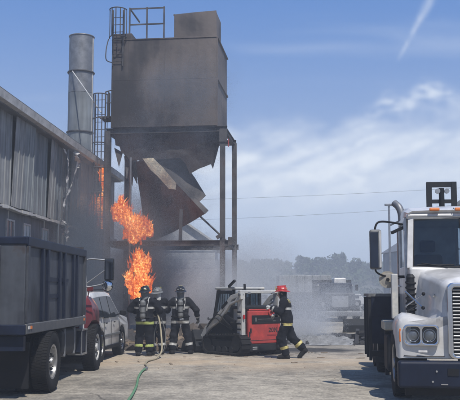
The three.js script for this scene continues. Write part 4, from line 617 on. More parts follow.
// ---------------------------------------------------------------- compact track loader
{
  const t = thing('track_loader', 'white and red compact track loader facing away in front of the smoke', 'loader', [0.80, 0, -22.5], 0.66); t.scale.setScalar(0.92);
  // tracks: local -z is forward
  for (const s of [-1, 1]) {
    const tr = sub('track', t), path = []; const R1 = [[-0.18, 0.42, 0.24], [-1.55, 0.26, 0.24]];
    const loop = []; for (let i = 0; i <= 10; i++) { const a = -0.5 * Math.PI + Math.PI * i / 10 * 1.0; loop.push([0.30 + Math.cos(a) * 0.30 - 0.42, 0.33 + Math.sin(a) * 0.30]); } for (let i = 0; i <= 10; i++) { const a = 0.5 * Math.PI + Math.PI * i / 10; loop.push([-1.45 + Math.cos(a) * 0.26, 0.29 + Math.sin(a) * 0.26]); }
    const inner = loop.map(([z, y]) => [-0.78 + (z + 0.78) * 0.93, 0.32 + (y - 0.32) * 0.80]);
    M('belt', extX(loop, 0.34, 0.02, [inner]).translate(s * 0.66, 0, 0), MT.rubber, tr);
    const c = new THREE.CatmullRomCurve3(loop.map(([z, y]) => V(s * 0.66, y, z)), true, 'catmullrom', 0.1); const pts = c.getSpacedPoints(34);
    for (let i = 0; i < 34; i++) { const a = pts[i], d = pts[i + 1].clone().sub(a), an = Math.atan2(d.y, -d.z); M('lug', bx(0.35, 0.035, 0.07, a.x, a.y, a.z, an, 0, 0), MT.rubber, tr); }
    M('track_frame', rb(0.2, 0.22, 1.3, 0.04, s * 0.66, 0.32, -0.78), MT.iron, tr);
    for (const z of [-0.35, -0.65, -0.95, -1.25]) M('roller', cyl(0.1, 0.1, 0.3, 16, s * 0.66, 0.16, z, 0, 0, Math.PI / 2), MT.iron, tr);
    M('sprocket', cyl(0.2, 0.2, 0.28, 18, s * 0.66, 0.36, -0.12, 0, 0, Math.PI / 2), MT.iron, tr); M('idler', cyl(0.18, 0.18, 0.28, 18, s * 0.66, 0.29, -1.45, 0, 0, Math.PI / 2), MT.iron, tr);
  }
  M('chassis', rb(0.96, 0.75, 1.75, 0.05, 0, 0.66, -0.85), MT.iron, t);
  // rear: red tailgate in a white frame
  const tg = sub('tailgate', t);
  M('door', rb(1.18, 0.92, 0.12, 0.03, 0.06, 0.80, 0.06), MT.loadRed, tg);
  M('door', rb(1.12, 0.05, 0.16, 0.02, 0.06, 1.29, 0.03), MT.loadRed, tg);
  M('dark_band', bx(1.06, 0.24, 0.012, 0.11, 1.02, 0.125), MT.black, tg);
  M('emblem', bx(0.05, 0.11, 0.008, -0.28, 1.02, 0.135), MT.packGrey, tg);
  M('lettering', [bx(0.52, 0.014, 0.006, 0.06, 1.03, 0.134), bx(0.1, 0.03, 0.006, 0.4, 0.975, 0.134)], MT.packGrey, tg);
  M('number', letters('20N', 0.13).translate(0.36, 0.72, 0.121), MT.burnt, tg); M('lettering', [bx(0.34, 0.035, 0.006, 0.32, 0.575, 0.123)], mat(L(0.2, 0.015, 0.015), { roughness: 0.6 }), tg);
  M('lifting_eye', new THREE.TorusGeometry(0.08, 0.025, 8, 20).rotateX(0).translate(0.28, 1.2, 0.15), MT.loadRed, tg);
  for (let i = 0; i < 5; i++) M('louver', bx(0.94, 0.012, 0.02, 0.11, 0.935 + i * 0.042, 0.127), MT.iron, tg);
  M('door_seam', [bx(0.012, 0.86, 0.006, 0.52, 0.80, 0.122), bx(1.12, 0.012, 0.006, 0.06, 0.44, 0.122)], MT.burnt, tg);
  M('door_latch', rb(0.05, 0.12, 0.03, 0.01, -0.46, 0.72, 0.13), MT.iron, tg);
  for (const x of [-0.5, 0.56]) M('hinge', cyl(0.022, 0.022, 0.14, 10, x, 0.62, 0.125), MT.iron, tg);
  for (const s of [-1, 1]) {
    M('hydraulic_hose', tube([V(s * 0.62, 0.72, -0.4), V(s * 0.78, 0.95, -0.6), V(s * 0.80, 1.15, -0.95), V(s * 0.79, 0.98, -1.3), V(s * 0.72, 0.7, -1.7)], 0.016, 30, 6), MT.rubber, t);
    M('hydraulic_hose', tube([V(s * 0.6, 0.7, -0.5), V(s * 0.8, 0.88, -0.75), V(s * 0.82, 1.05, -1.05), V(s * 0.8, 0.85, -1.4), V(s * 0.7, 0.55, -1.8)], 0.014, 30, 6), MT.rubber, t);
    M('side_panel', rb(0.04, 0.42, 0.62, 0.02, s * 0.5, 1.12, -0.42), MT.whiteDirty, t);
    for (const [y, z] of [[1.72, 0.02], [1.02, -1.42], [0.5, -1.8]]) M('pivot_pin', cyl(0.045, 0.045, 0.14, 14, s * 0.735, y, z, 0, 0, Math.PI / 2), MT.galv, t);
    M('arm_decal', bx(0.004, 0.09, 0.34, s * 0.778, 1.42, -0.68, -0.62, 0, 0), MT.black, t);
  }
  M('rear_light', [rb(0.06, 0.12, 0.04, 0.01, -0.68, 1.1, 0.1)], MT.tailRed, t);
  M('rear_bumper', rb(1.4, 0.22, 0.16, 0.04, 0, 0.24, 0.03), MT.iron, t);
  M('bumper_mark', [bx(0.16, 0.02, 0.01, -0.3, 0.2, 0.115), bx(0.16, 0.02, 0.01, -0.3, 0.25, 0.115)], MT.trim, t);
  for (const s of [-1, 1]) {
    M('rear_upright', ext([[-0.07, 0.28], [0.07, 0.28], [0.06, 1.75], [-0.05, 1.82]], 0.22, 0.015).translate(s * 0.66, 0, -0.05), MT.whiteDirty, t);
    for (let i = 0; i < 4; i++) M('step_slot', bx(0.016, 0.05, 0.14, s * 0.742, 0.75 + i * 0.16, -0.05), MT.black, t);
    // lift arm from the rear pivot down to the front
    const la = sub('lift_arm', t);
    M('upper_arm', extX([[0.08, 1.60], [0.06, 1.80], [-0.40, 1.70], [-0.62, 1.52], [-1.15, 1.06], [-1.62, 0.80], [-1.86, 0.50], [-1.78, 0.42], [-1.6, 0.55], [-1.45, 0.70], [-1.0, 0.93], [-0.62, 1.24], [-0.45, 1.42]], 0.09, 0.015, [[[-0.12, 1.64], [-0.34, 1.58], [-0.42, 1.5], [-0.2, 1.56]], [[-0.66, 1.36], [-0.95, 1.1], [-1.02, 1.02], [-0.72, 1.26]]]).translate(s * 0.73, 0, 0), MT.whiteDirty, la);
    M('lower_link', beam(V(s * 0.71, 0.95, -0.25), V(s * 0.71, 1.2, -0.95), 0.06, 0.09), MT.iron, la);
    M('hydraulic_cylinder', [bar(V(s * 0.62, 0.75, -0.5), V(s * 0.66, 1.2, -1.05), 0.04, 10)], MT.iron, la);
    M('tilt_cylinder', [bar(V(s * 0.5, 0.95, -1.5), V(s * 0.5, 0.5, -1.9), 0.035, 10)], MT.chrome, la);
  }
  M('engine_hood', rb(1.16, 0.1, 0.7, 0.03, 0, 1.36, -0.25), MT.iron, t);
  M('work_lights', [rb(0.12, 0.07, 0.06, 0.02, -0.45, 1.77, 0.02), rb(0.12, 0.07, 0.06, 0.02, 0.45, 1.77, 0.02)], MT.alu, t);
  const cab = sub('cab', t);
  for (const s of [-1, 1]) { M('cab_post', beam(V(s * 0.5, 1.0, -0.62), V(s * 0.48, 1.86, -0.62), 0.07, 0.07), MT.iron, cab); M('cab_post', beam(V(s * 0.5, 0.95, -1.55), V(s * 0.46, 1.86, -1.35), 0.07, 0.07), MT.iron, cab); M('side_screen', [0, 1, 2, 3, 4, 5].map((i) => beam(V(s * 0.5, 1.1, -0.7 - i * 0.12), V(s * 0.48, 1.82, -0.7 - i * 0.11), 0.012, 0.02)), MT.iron, cab); }
  M('cab_roof', rb(1.1, 0.08, 1.0, 0.03, 0, 1.90, -0.95), MT.whiteDirty, cab); for (const s of [-1, 1]) { M('cab_side', extX([[-0.62, 0.95], [-0.62, 1.84], [-1.36, 1.84], [-1.54, 0.95]], 0.03, 0.004, [[[-0.72, 1.22], [-0.72, 1.74], [-1.30, 1.74], [-1.40, 1.22]]]).translate(s * 0.53, 0, 0), MT.iron, cab); M('cab_window', extX([[-0.71, 1.21], [-0.71, 1.75], [-1.31, 1.75], [-1.41, 1.21]], 0.008).translate(s * 0.53, 0, 0), MT.glass, cab); } M('rear_roof_bar', rb(1.52, 0.09, 0.12, 0.02, 0, 1.80, -0.02), MT.whiteDirty, cab);
  M('rear_window', bx(0.86, 0.36, 0.012, 0, 1.6, -0.62), MT.glass, cab); M('rear_grille_bars', [-0.3, -0.1, 0.1, 0.3].map((x) => bx(0.02, 0.34, 0.02, x, 1.6, -0.6)), MT.black, cab);
  M('seat', [rb(0.5, 0.6, 0.12, 0.05, 0, 1.35, -0.75), rb(0.5, 0.12, 0.5, 0.04, 0, 1.02, -1.0)], MT.black, cab);
  M('exhaust_pipe', bar(V(-0.42, 1.36, -0.15), V(-0.42, 2.02, -0.2), 0.035, 12), MT.iron, t);
  M('side_frame', beam(V(-0.56, 1.95, -0.75), V(-0.6, 2.12, -0.42), 0.06, 0.06), MT.black, t);
  // bucket
  const bk = sub('bucket', t);
  M('bucket_shell', extX([[-1.95, 0.08], [-2.75, 0.05], [-2.75, 0.09], [-2.05, 0.14], [-1.98, 0.4], [-2.12, 0.68], [-2.16, 0.66], [-2.04, 0.4], [-1.90, 0.2]].map(([z, y]) => [z, y]), 1.75, 0.006), MT.iron, bk);
  for (const s of [-1, 1]) M('bucket_side', extX([[-1.95, 0.08], [-2.72, 0.06], [-2.62, 0.3], [-2.14, 0.66], [-1.98, 0.4]], 0.03).translate(s * 0.86, 0, 0), MT.iron, bk);
  M('cutting_edge', bx(1.76, 0.03, 0.12, 0, 0.05, -2.78), MT.galv, bk);
  M('coupler', [rb(1.0, 0.45, 0.12, 0.03, 0, 0.42, -1.9)], MT.iron, t);
}

// ---------------------------------------------------------------- firefighters (local -z is the way they face)
function firefighter(name, label, pos, turn, pose, look) {
  const t = thing(name, label, 'person', pos, turn);
  const P = pose, v = (a) => V(...a), S = [v(P.shL), v(P.shR)], hip = [v(P.hipL), v(P.hipR)], kn = [v(P.knL), v(P.knR)], an = [v(P.anL), v(P.anR)], el = [v(P.elL), v(P.elR)], wr = [v(P.wrL), v(P.wrR)];
  const chest = v(P.chest), pel = v(P.pelvis), neck = v(P.neck), head = v(P.head);
  const limbs = (k) => [...[0, 1].flatMap((i) => [[S[i], el[i], 0.055 * k, 0.045 * k], [el[i], wr[i], 0.045 * k, 0.032 * k]])];
  const hd = P.headTurn ?? 0, hp = P.headTilt ?? 0;
  const headPt = (x, y, z) => V(x, y, z).applyEuler(new THREE.Euler(hp, hd, 0, 'YXZ')).add(head);
  // body: one skin from head to feet, hands included
  const hands = [];
  const fing = [0, 1].map((i) => {
    const s = i ? 1 : -1, d = wr[i].clone().sub(el[i]).normalize(), c = v(P.palm?.[i] ?? [0, 0, -1]), side = d.clone().cross(c).normalize().multiplyScalar(1), cc = side.clone().cross(d).normalize(), at = (a, b, e) => wr[i].clone().addScaledVector(d, a).addScaledVector(side, b).addScaledVector(cc, e), cu = P.curl?.[i] ?? 0.5;
    const o = [[at(0, 0, 0), at(0.07, 0, 0.004), 0.033, 0.036]]; hands.push(at(0.08, 0, 0.03));
    [[-0.032, 0.95, 0.062], [-0.011, 1.0, 0.07], [0.011, 0.98, 0.066], [0.031, 0.93, 0.052]].forEach(([b, k, l]) => { const a0 = at(0.085 * k, b, 0), a1 = at(0.085 * k + l * 0.5 * (1 - cu * 0.4), b, l * 0.35 * cu + 0.004), a2 = at(0.085 * k + l * (0.9 - cu * 0.9), b * 0.9, l * 0.95 * cu + 0.006); o.push([a0, a1, 0.0125, 0.0115], [a1, a2, 0.0115, 0.010]); });
    o.push([at(0.03, -s * 0.03, 0.01), at(0.065, -s * 0.062, 0.026), 0.015, 0.013], [at(0.065, -s * 0.062, 0.026), at(0.095, -s * 0.058, 0.045 + 0.02 * cu), 0.0125, 0.011]);
    return o;
  });
  const bodyF = bones([[neck, chest, 0.06, 0.10], [S[0], S[1], 0.07, 0.07], [chest, pel, 0.12, 0.12], [hip[0], hip[1], 0.09, 0.09], ...[0, 1].flatMap((i) => [[hip[i], kn[i], 0.085, 0.06], [kn[i], an[i], 0.055, 0.04]]), ...limbs(0.85), [neck, head.clone().add(V(0, -0.06, 0)), 0.055, 0.055]], 0.05);
  const all = [chest, pel, neck, head, ...S, ...hip, ...kn, ...an, ...el, ...wr], lo = [0, 1, 2].map((k) => Math.min(...all.map((q) => q.getComponent(k))) - 0.24), hi = [0, 1, 2].map((k) => Math.max(...all.map((q) => q.getComponent(k))) + 0.24);
  const bodyG = skin(bodyF, lo, hi, 0.02);
  const hf = bones([[headPt(0, 0.035, 0.01), headPt(0, 0.03, 0.0), 0.093, 0.088], [headPt(0, -0.05, -0.045), headPt(0, -0.085, -0.05), 0.052, 0.042], [headPt(0, 0.0, -0.085), headPt(0, -0.028, -0.106), 0.011, 0.017], [headPt(-0.085, -0.005, 0.005), headPt(-0.088, -0.03, 0.01), 0.022, 0.014], [headPt(0.085, -0.005, 0.005), headPt(0.088, -0.03, 0.01), 0.022, 0.014], [headPt(-0.02, -0.062, -0.088), headPt(0.02, -0.062, -0.088), 0.010, 0.010], [headPt(-0.036, 0.02, -0.076), headPt(0.036, 0.02, -0.076), 0.014, 0.014]], 0.02);
  const headG = skin(hf, [head.x - 0.15, head.y - 0.17, head.z - 0.17], [head.x + 0.15, head.y + 0.17, head.z + 0.17], 0.008);
  M('body', mg(bodyG, headG), MT.skin, t);
  for (const s of [-1, 1]) { const e = headPt(s * 0.036, 0.005, -0.088); M('eye', sph(0.012, e.x, e.y, e.z), MT.black, t); }
  M('hood_collar', skin(bones([[neck.clone().add(V(0, -0.03, 0.01)), head.clone().add(V(0, -0.05, 0.02)), 0.10, 0.088], [headPt(0, 0.02, 0.025), headPt(0, 0.06, 0.02), 0.102, 0.10]], 0.05), [head.x - 0.2, head.y - 0.28, head.z - 0.2], [head.x + 0.2, head.y + 0.22, head.z + 0.2], 0.014), look.hood ?? MT.gear2, t);
  // coat
  const R = rng(look.seed), wob = (f) => (x, y, z) => f(x, y, z) + 0.042 * fbm(x * 5 + look.seed, y * 7, z * 5, 4) + 0.0025 * Math.sin(y * 48 + 6 * fbm(x * 5, y * 2, z * 5, 2));
  const hem = pel.clone().add(V(0, -0.14, 0));
  const coatF = wob(bones([[neck.clone().add(V(0, -0.02, 0.01)), chest, 0.09, 0.15], [S[0].clone().lerp(chest, 0.2), S[1].clone().lerp(chest, 0.2), 0.10, 0.10], [S[0].clone().lerp(chest, 0.5), pel.clone().add(V(-0.09, 0, 0)), 0.125, 0.135], [S[1].clone().lerp(chest, 0.5), pel.clone().add(V(0.09, 0, 0)), 0.125, 0.135], [pel.clone().add(V(-0.085, 0, 0)), hem.clone().add(V(-0.095, 0, 0)), 0.135, 0.14], [pel.clone().add(V(0.085, 0, 0)), hem.clone().add(V(0.095, 0, 0)), 0.135, 0.14], [chest, pel, 0.15, 0.15], ...[0, 1].flatMap((i) => [[S[i], el[i], 0.09, 0.078], [el[i], el[i].clone().lerp(wr[i], 0.9), 0.078, 0.064]])], 0.045));
  const hemY = hem.y - 0.02, coatG = skin((x, y, z) => { const c = coatF(x, y, z); return Math.abs(x - pel.x) < 0.26 && Math.abs(z - pel.z) < 0.26 ? Math.max(c, hemY - y) : c; }, lo, hi, 0.014);
  const coat = M('turnout_coat', coatG, look.gear, t);
  const dSeg = (x, y, z, a, b) => { const d = b.clone().sub(a), q = V(x, y, z).sub(a), tt = q.dot(d) / d.lengthSq(); return [tt, q.addScaledVector(d, -clamp(tt)).length()]; };
  const torso = (x, z) => Math.hypot(x - pel.x, z - pel.z) < 0.27;
  const arm = (x, y, z, i, a, b) => { const [tt, d] = dSeg(x, y, z, el[i], wr[i]); return tt > a && tt < b && d < 0.12; };
  M('reflective_stripe', band(coatG, (x, y, z) => torso(x, z) && y > hemY + 0.03 && y < hemY + 0.095, 0.005), look.stripe, coat);
  M('reflective_stripe', band(coatG, (x, y, z) => Math.abs(y - (chest.y - 0.06)) < 0.028 && torso(x, z), 0.005), look.stripe2 ?? MT.silver, coat);
  M('reflective_stripe', band(coatG, (x, y, z) => arm(x, y, z, 0, 0.68, 0.84) || arm(x, y, z, 1, 0.68, 0.84), 0.005), look.stripe2 ?? MT.silver, coat);
  if (look.patch) M('name_patch', band(coatG, (x, y, z) => z > chest.z + 0.02 && y > chest.y + 0.08 && y < chest.y + 0.17 && Math.abs(x - chest.x) < 0.19 && Math.sin(x * 60) > -0.55, 0.005), MT.yellow, coat);
  // trousers and boots
  const trF = wob(bones([[pel.clone().add(V(-0.08, 0, 0)), pel.clone().add(V(0.08, 0, 0)), 0.13, 0.13], ...[0, 1].flatMap((i) => [[hip[i], kn[i], 0.125, 0.105], [kn[i], an[i].clone().add(kn[i].clone().sub(an[i]).normalize().multiplyScalar(0.07)), 0.105, 0.098]])], 0.04));
  const trG = skin(trF, lo, hi, 0.014); const tr = M('turnout_trousers', trG, look.gear2 ?? look.gear, t);
  const leg = (x, y, z, i, a, b) => { const [tt, d] = dSeg(x, y, z, kn[i], an[i]); return tt > a && tt < b && d < 0.16; };
  M('reflective_stripe', band(trG, (x, y, z) => leg(x, y, z, 0, 0.50, 0.66), 0.005), look.stripe, tr); M('reflective_stripe', band(trG, (x, y, z) => leg(x, y, z, 1, 0.50, 0.66), 0.005), look.stripe, tr);
  [0, 1].forEach((i) => {
    const a = an[i], fp = P.foot?.[i] ?? [0, 0, -1], f = v(fp).normalize(), toe = a.clone().addScaledVector(f, 0.17).add(V(0, -0.055, 0)), heel = a.clone().addScaledVector(f, -0.045).add(V(0, -0.05, 0)), up = a.clone().add(kn[i].clone().sub(a).normalize().multiplyScalar(0.12));
    const bf = bones([[up, a, 0.07, 0.06], [a, toe, 0.055, 0.048], [heel, toe, 0.05, 0.046], [heel, a, 0.05, 0.055]], 0.03), sole = Math.min(heel.y, toe.y);
    M('boot', skin(bf, [Math.min(a.x, toe.x) - 0.12, sole - 0.06, Math.min(a.z, toe.z) - 0.14], [Math.max(a.x, toe.x) + 0.12, up.y + 0.1, Math.max(a.z, toe.z) + 0.14], 0.012), MT.rubber, t);
    const h = hands[i]; M('glove', skin(bones(fing[i].map(([p, q, r1, r2]) => [p, q, r1 + 0.003, r2 + 0.003]), 0.012), [h.x - 0.16, h.y - 0.16, h.z - 0.16], [h.x + 0.16, h.y + 0.16, h.z + 0.16], 0.0065), look.glove ?? MT.glove, t);
  });
  // helmet: ridged dome over a brim that is long behind
  const hel = sub('helmet', t); hel.position.copy(headPt(0, 0.075, 0.005)); hel.rotation.set(hp + 0.06, hd, 0, 'YXZ');
  const dome = new THREE.SphereGeometry(0.128, 28, 14, 0, Math.PI * 2, 0, Math.PI / 2).scale(0.94, 0.92, 1.12), dp = dome.attributes.position; for (let i = 0; i < dp.count; i++) { const x = dp.getX(i), y = dp.getY(i), z = dp.getZ(i), a = Math.atan2(x, z), rdg = Math.pow(Math.abs(Math.cos(a * 4)), 12) * 0.008 * clamp(y * 18); const l = Math.hypot(x, y, z); dp.setXYZ(i, x * (1 + rdg / l), y * (1 + rdg / l), z * (1 + rdg / l)); } dome.computeVertexNormals();
  M('dome', dome, look.helm, hel); M('crest', rb(0.022, 0.03, 0.24, 0.01, 0, 0.112, 0), look.helm, hel);
  const brim = new THREE.LatheGeometry([[0.10, 0.014], [0.14, 0.012], [0.178, -0.012], [0.182, -0.016], [0.178, -0.02], [0.14, 0.0], [0.10, 0.0]].map(([a, b]) => new THREE.Vector2(a, b)), 36), bp = brim.attributes.position; for (let i = 0; i < bp.count; i++) { const z = bp.getZ(i); bp.setX(i, bp.getX(i) * 0.9); if (z > 0) { bp.setZ(i, z * 1.22); bp.setY(i, bp.getY(i) - z * 0.16); } } brim.computeVertexNormals(); M('brim', brim, look.helm, hel);
  M('front_shield', rb(0.09, 0.11, 0.012, 0.01, 0, 0.07, -0.146, 0.15), look.shield ?? MT.yellow, hel);
  for (const a of [0.6, -0.6, 2.5, -2.5]) M('reflective_tab', rb(0.05, 0.02, 0.006, 0.002, Math.sin(a) * 0.124, 0.035, Math.cos(a) * 0.145, 0, a, 0), look.stripe, hel);
  if (look.pack) { // air pack on the back
    const back = chest.clone().add(V(0, -0.08, 0.20)), pk = sub('air_pack', t);
    M('cylinder', new THREE.CapsuleGeometry(0.075, 0.34, 6, 18).rotateZ(0.0).rotateX(-0.06).translate(back.x, back.y - 0.02, back.z + 0.04), look.tank ?? MT.packGrey, pk);
    M('back_plate', rb(0.24, 0.46, 0.04, 0.02, back.x, back.y - 0.02, back.z - 0.045), MT.black, pk);
    M('cylinder_strap', [0.08, -0.1].map((y) => new THREE.TorusGeometry(0.08, 0.012, 6, 22).rotateX(Math.PI / 2).translate(back.x, back.y + y, back.z + 0.04)), MT.black, pk);
    M('valve', [cyl(0.03, 0.035, 0.07, 12, back.x, back.y - 0.28, back.z + 0.05), rb(0.07, 0.05, 0.05, 0.01, back.x + 0.05, back.y - 0.29, back.z + 0.05)], MT.galv, pk);
    M('shoulder_strap', [-1, 1].map((s) => tube([V(back.x + s * 0.09, back.y - 0.05, back.z - 0.03), V(back.x + s * 0.11, back.y + 0.16, back.z - 0.06), V(back.x + s * 0.12, chest.y + 0.2, chest.z), V(back.x + s * 0.12, chest.y + 0.1, chest.z - 0.17)], 0.02, 18, 6)), MT.silver, pk);
    M('waist_strap', [tube([V(pel.x - 0.24, pel.y + 0.05, pel.z), V(pel.x - 0.12, pel.y + 0.05, pel.z + 0.16), V(pel.x + 0.12, pel.y + 0.05, pel.z + 0.16), V(pel.x + 0.24, pel.y + 0.05, pel.z)], 0.018, 20, 6)], MT.black, pk);
  }
  return t;
}
const stand = { pelvis: [0, 0.95, 0], chest: [0, 1.30, 0.0], neck: [0, 1.47, 0], head: [0, 1.615, -0.02], shL: [-0.20, 1.41, 0], shR: [0.20, 1.41, 0], hipL: [-0.10, 0.93, 0], hipR: [0.10, 0.93, 0], knL: [-0.13, 0.50, -0.03], knR: [0.13, 0.50, -0.03], anL: [-0.14, 0.10, 0.0], anR: [0.14, 0.10, 0.0], foot: [[-0.25, 0, -1], [0.25, 0, -1]] };
firefighter('person', 'firefighter in black gear with lime hem stripe holding the hose beside the white car', [-2.22, 0, -22.3], -0.12, { ...stand, elL: [-0.40, 1.20, -0.04], elR: [0.40, 1.18, -0.06], wrL: [-0.22, 1.10, -0.26], wrR: [0.16, 1.05, -0.28], palm: [[0.6, -0.3, 0], [-0.6, -0.3, 0]], curl: [0.95, 0.95], knL: [-0.14, 0.50, -0.05], anL: [-0.16, 0.10, 0.02], knR: [0.12, 0.5, -0.02], headTurn: -0.2 }, { seed: 3, gear: MT.gear, stripe: MT.lime, stripe2: MT.silver, helm: MT.helmBlack, pack: true, hood: MT.packGrey });
firefighter('person', 'firefighter with arms apart standing between the hose and the loader bucket', [-1.33, 0, -23.0], 0.06, { ...stand, elL: [-0.40, 1.18, -0.06], elR: [0.42, 1.17, 0.02], wrL: [-0.50, 1.20, -0.30], wrR: [0.47, 0.93, -0.08], palm: [[0, -1, 0], [-1, 0, -0.2]], curl: [0.5, 0.55], knL: [-0.17, 0.50, -0.02], anL: [-0.21, 0.10, 0.02], knR: [0.19, 0.50, -0.03], anR: [0.27, 0.10, 0.0] }, { seed: 8, gear: MT.gear2, stripe: MT.silver, helm: MT.helmBlack, pack: true, tank: MT.packGrey, hood: MT.packGrey });
firefighter('person', 'firefighter with red helmet walking left past the red loader tailgate', [1.42, 0, -21.4], Math.PI / 2 - 0.12, { ...stand, chest: [0, 1.30, -0.05], neck: [0, 1.47, -0.08], head: [0, 1.61, -0.12], headTilt: -0.12, shL: [-0.2, 1.41, -0.06], shR: [0.2, 1.41, -0.04], elL: [-0.29, 1.16, -0.14], elR: [0.29, 1.15, -0.06], wrL: [-0.24, 1.26, -0.38], wrR: [0.22, 1.08, -0.30], palm: [[0.4, -0.6, 0], [-0.4, -0.6, 0]], curl: [0.4, 0.6], knL: [-0.11, 0.52, -0.14], anL: [-0.11, 0.10, -0.02], knR: [0.11, 0.55, 0.10], anR: [0.11, 0.22, 0.42], foot: [[0, 0, -1], [0, -0.75, -0.75]] }, { seed: 14, gear: MT.gear, stripe: MT.yellow, stripe2: MT.silver, helm: MT.helmRed, patch: true, glove: MT.silver });
firefighter('person', 'grey helmeted firefighter half hidden behind the hose holder', [-1.93, 0, -22.85], 0.5, { ...stand, elL: [-0.3, 1.15, -0.1], elR: [0.34, 1.16, -0.1], wrL: [-0.1, 1.12, -0.36], wrR: [0.2, 1.16, -0.36], palm: [[0, -1, 0], [0, -1, 0]], curl: [0.9, 0.9], headTurn: -0.9, head: [0, 1.58, -0.02] }, { seed: 22, gear: MT.gear, stripe: MT.silver, helm: MT.packGrey, hood: MT.silver });

// ---------------------------------------------------------------- hose
{
  const t = thing('fire_hose', 'fire hose running from the firefighters down the middle foreground, green towards the camera', 'hose', [0, 0, 0]);
  const pts = [V(-2.12, 1.08, -22.6), V(-1.95, 1.15, -22.45), V(-1.84, 0.95, -22.25), V(-1.76, 0.55, -22.0), V(-1.72, 0.2, -21.7), V(-1.8, 0.045, -21.1), V(-1.93, 0.04, -20.3), V(-1.9, 0.04, -19.4), V(-1.78, 0.04, -18.6), V(-1.8, 0.04, -17.7), V(-1.74, 0.04, -16.4), V(-1.62, 0.04, -15), V(-1.55, 0.04, -13.8), V(-1.5, 0.04, -12.6), V(-1.3, 0.04, -10.5), V(-1.2, 0.04, -8)];
  const c = new THREE.CatmullRomCurve3(pts), piece = (a, b) => { const o = []; for (let i = 0; i <= 90; i++) o.push(c.getPoint(lerp(a, b, i / 90))); return tube(o, 0.022, 140, 10); };
  M('hose_section', piece(0, 0.56), MT.hoseTan, t); M('hose_section', piece(0.562, 1), MT.hoseGreen, t);
  M('coupling', bar(c.getPoint(0.555), c.getPoint(0.568), 0.04, 14), MT.galv, t);
  M('nozzle', [bar(V(-2.0, 1.12, -22.55), V(-2.1, 1.15, -23.0), 0.04, 12, 0.028)], MT.black, t);
  const coil = thing('spare_hose', 'thin grey hose looped upright behind the hose holder', 'hose', [-1.86, 0, -22.55]);
  M('loop', tube([V(0.02, 1.0, 0), V(-0.12, 0.6, 0.02), V(-0.1, 0.2, 0.05), V(0.02, 0.04, 0.12), V(0.13, 0.15, 0.1), V(0.17, 0.55, 0.05), V(0.05, 0.98, 0.02)], 0.012, 60, 8), MT.packGrey, coil);
}

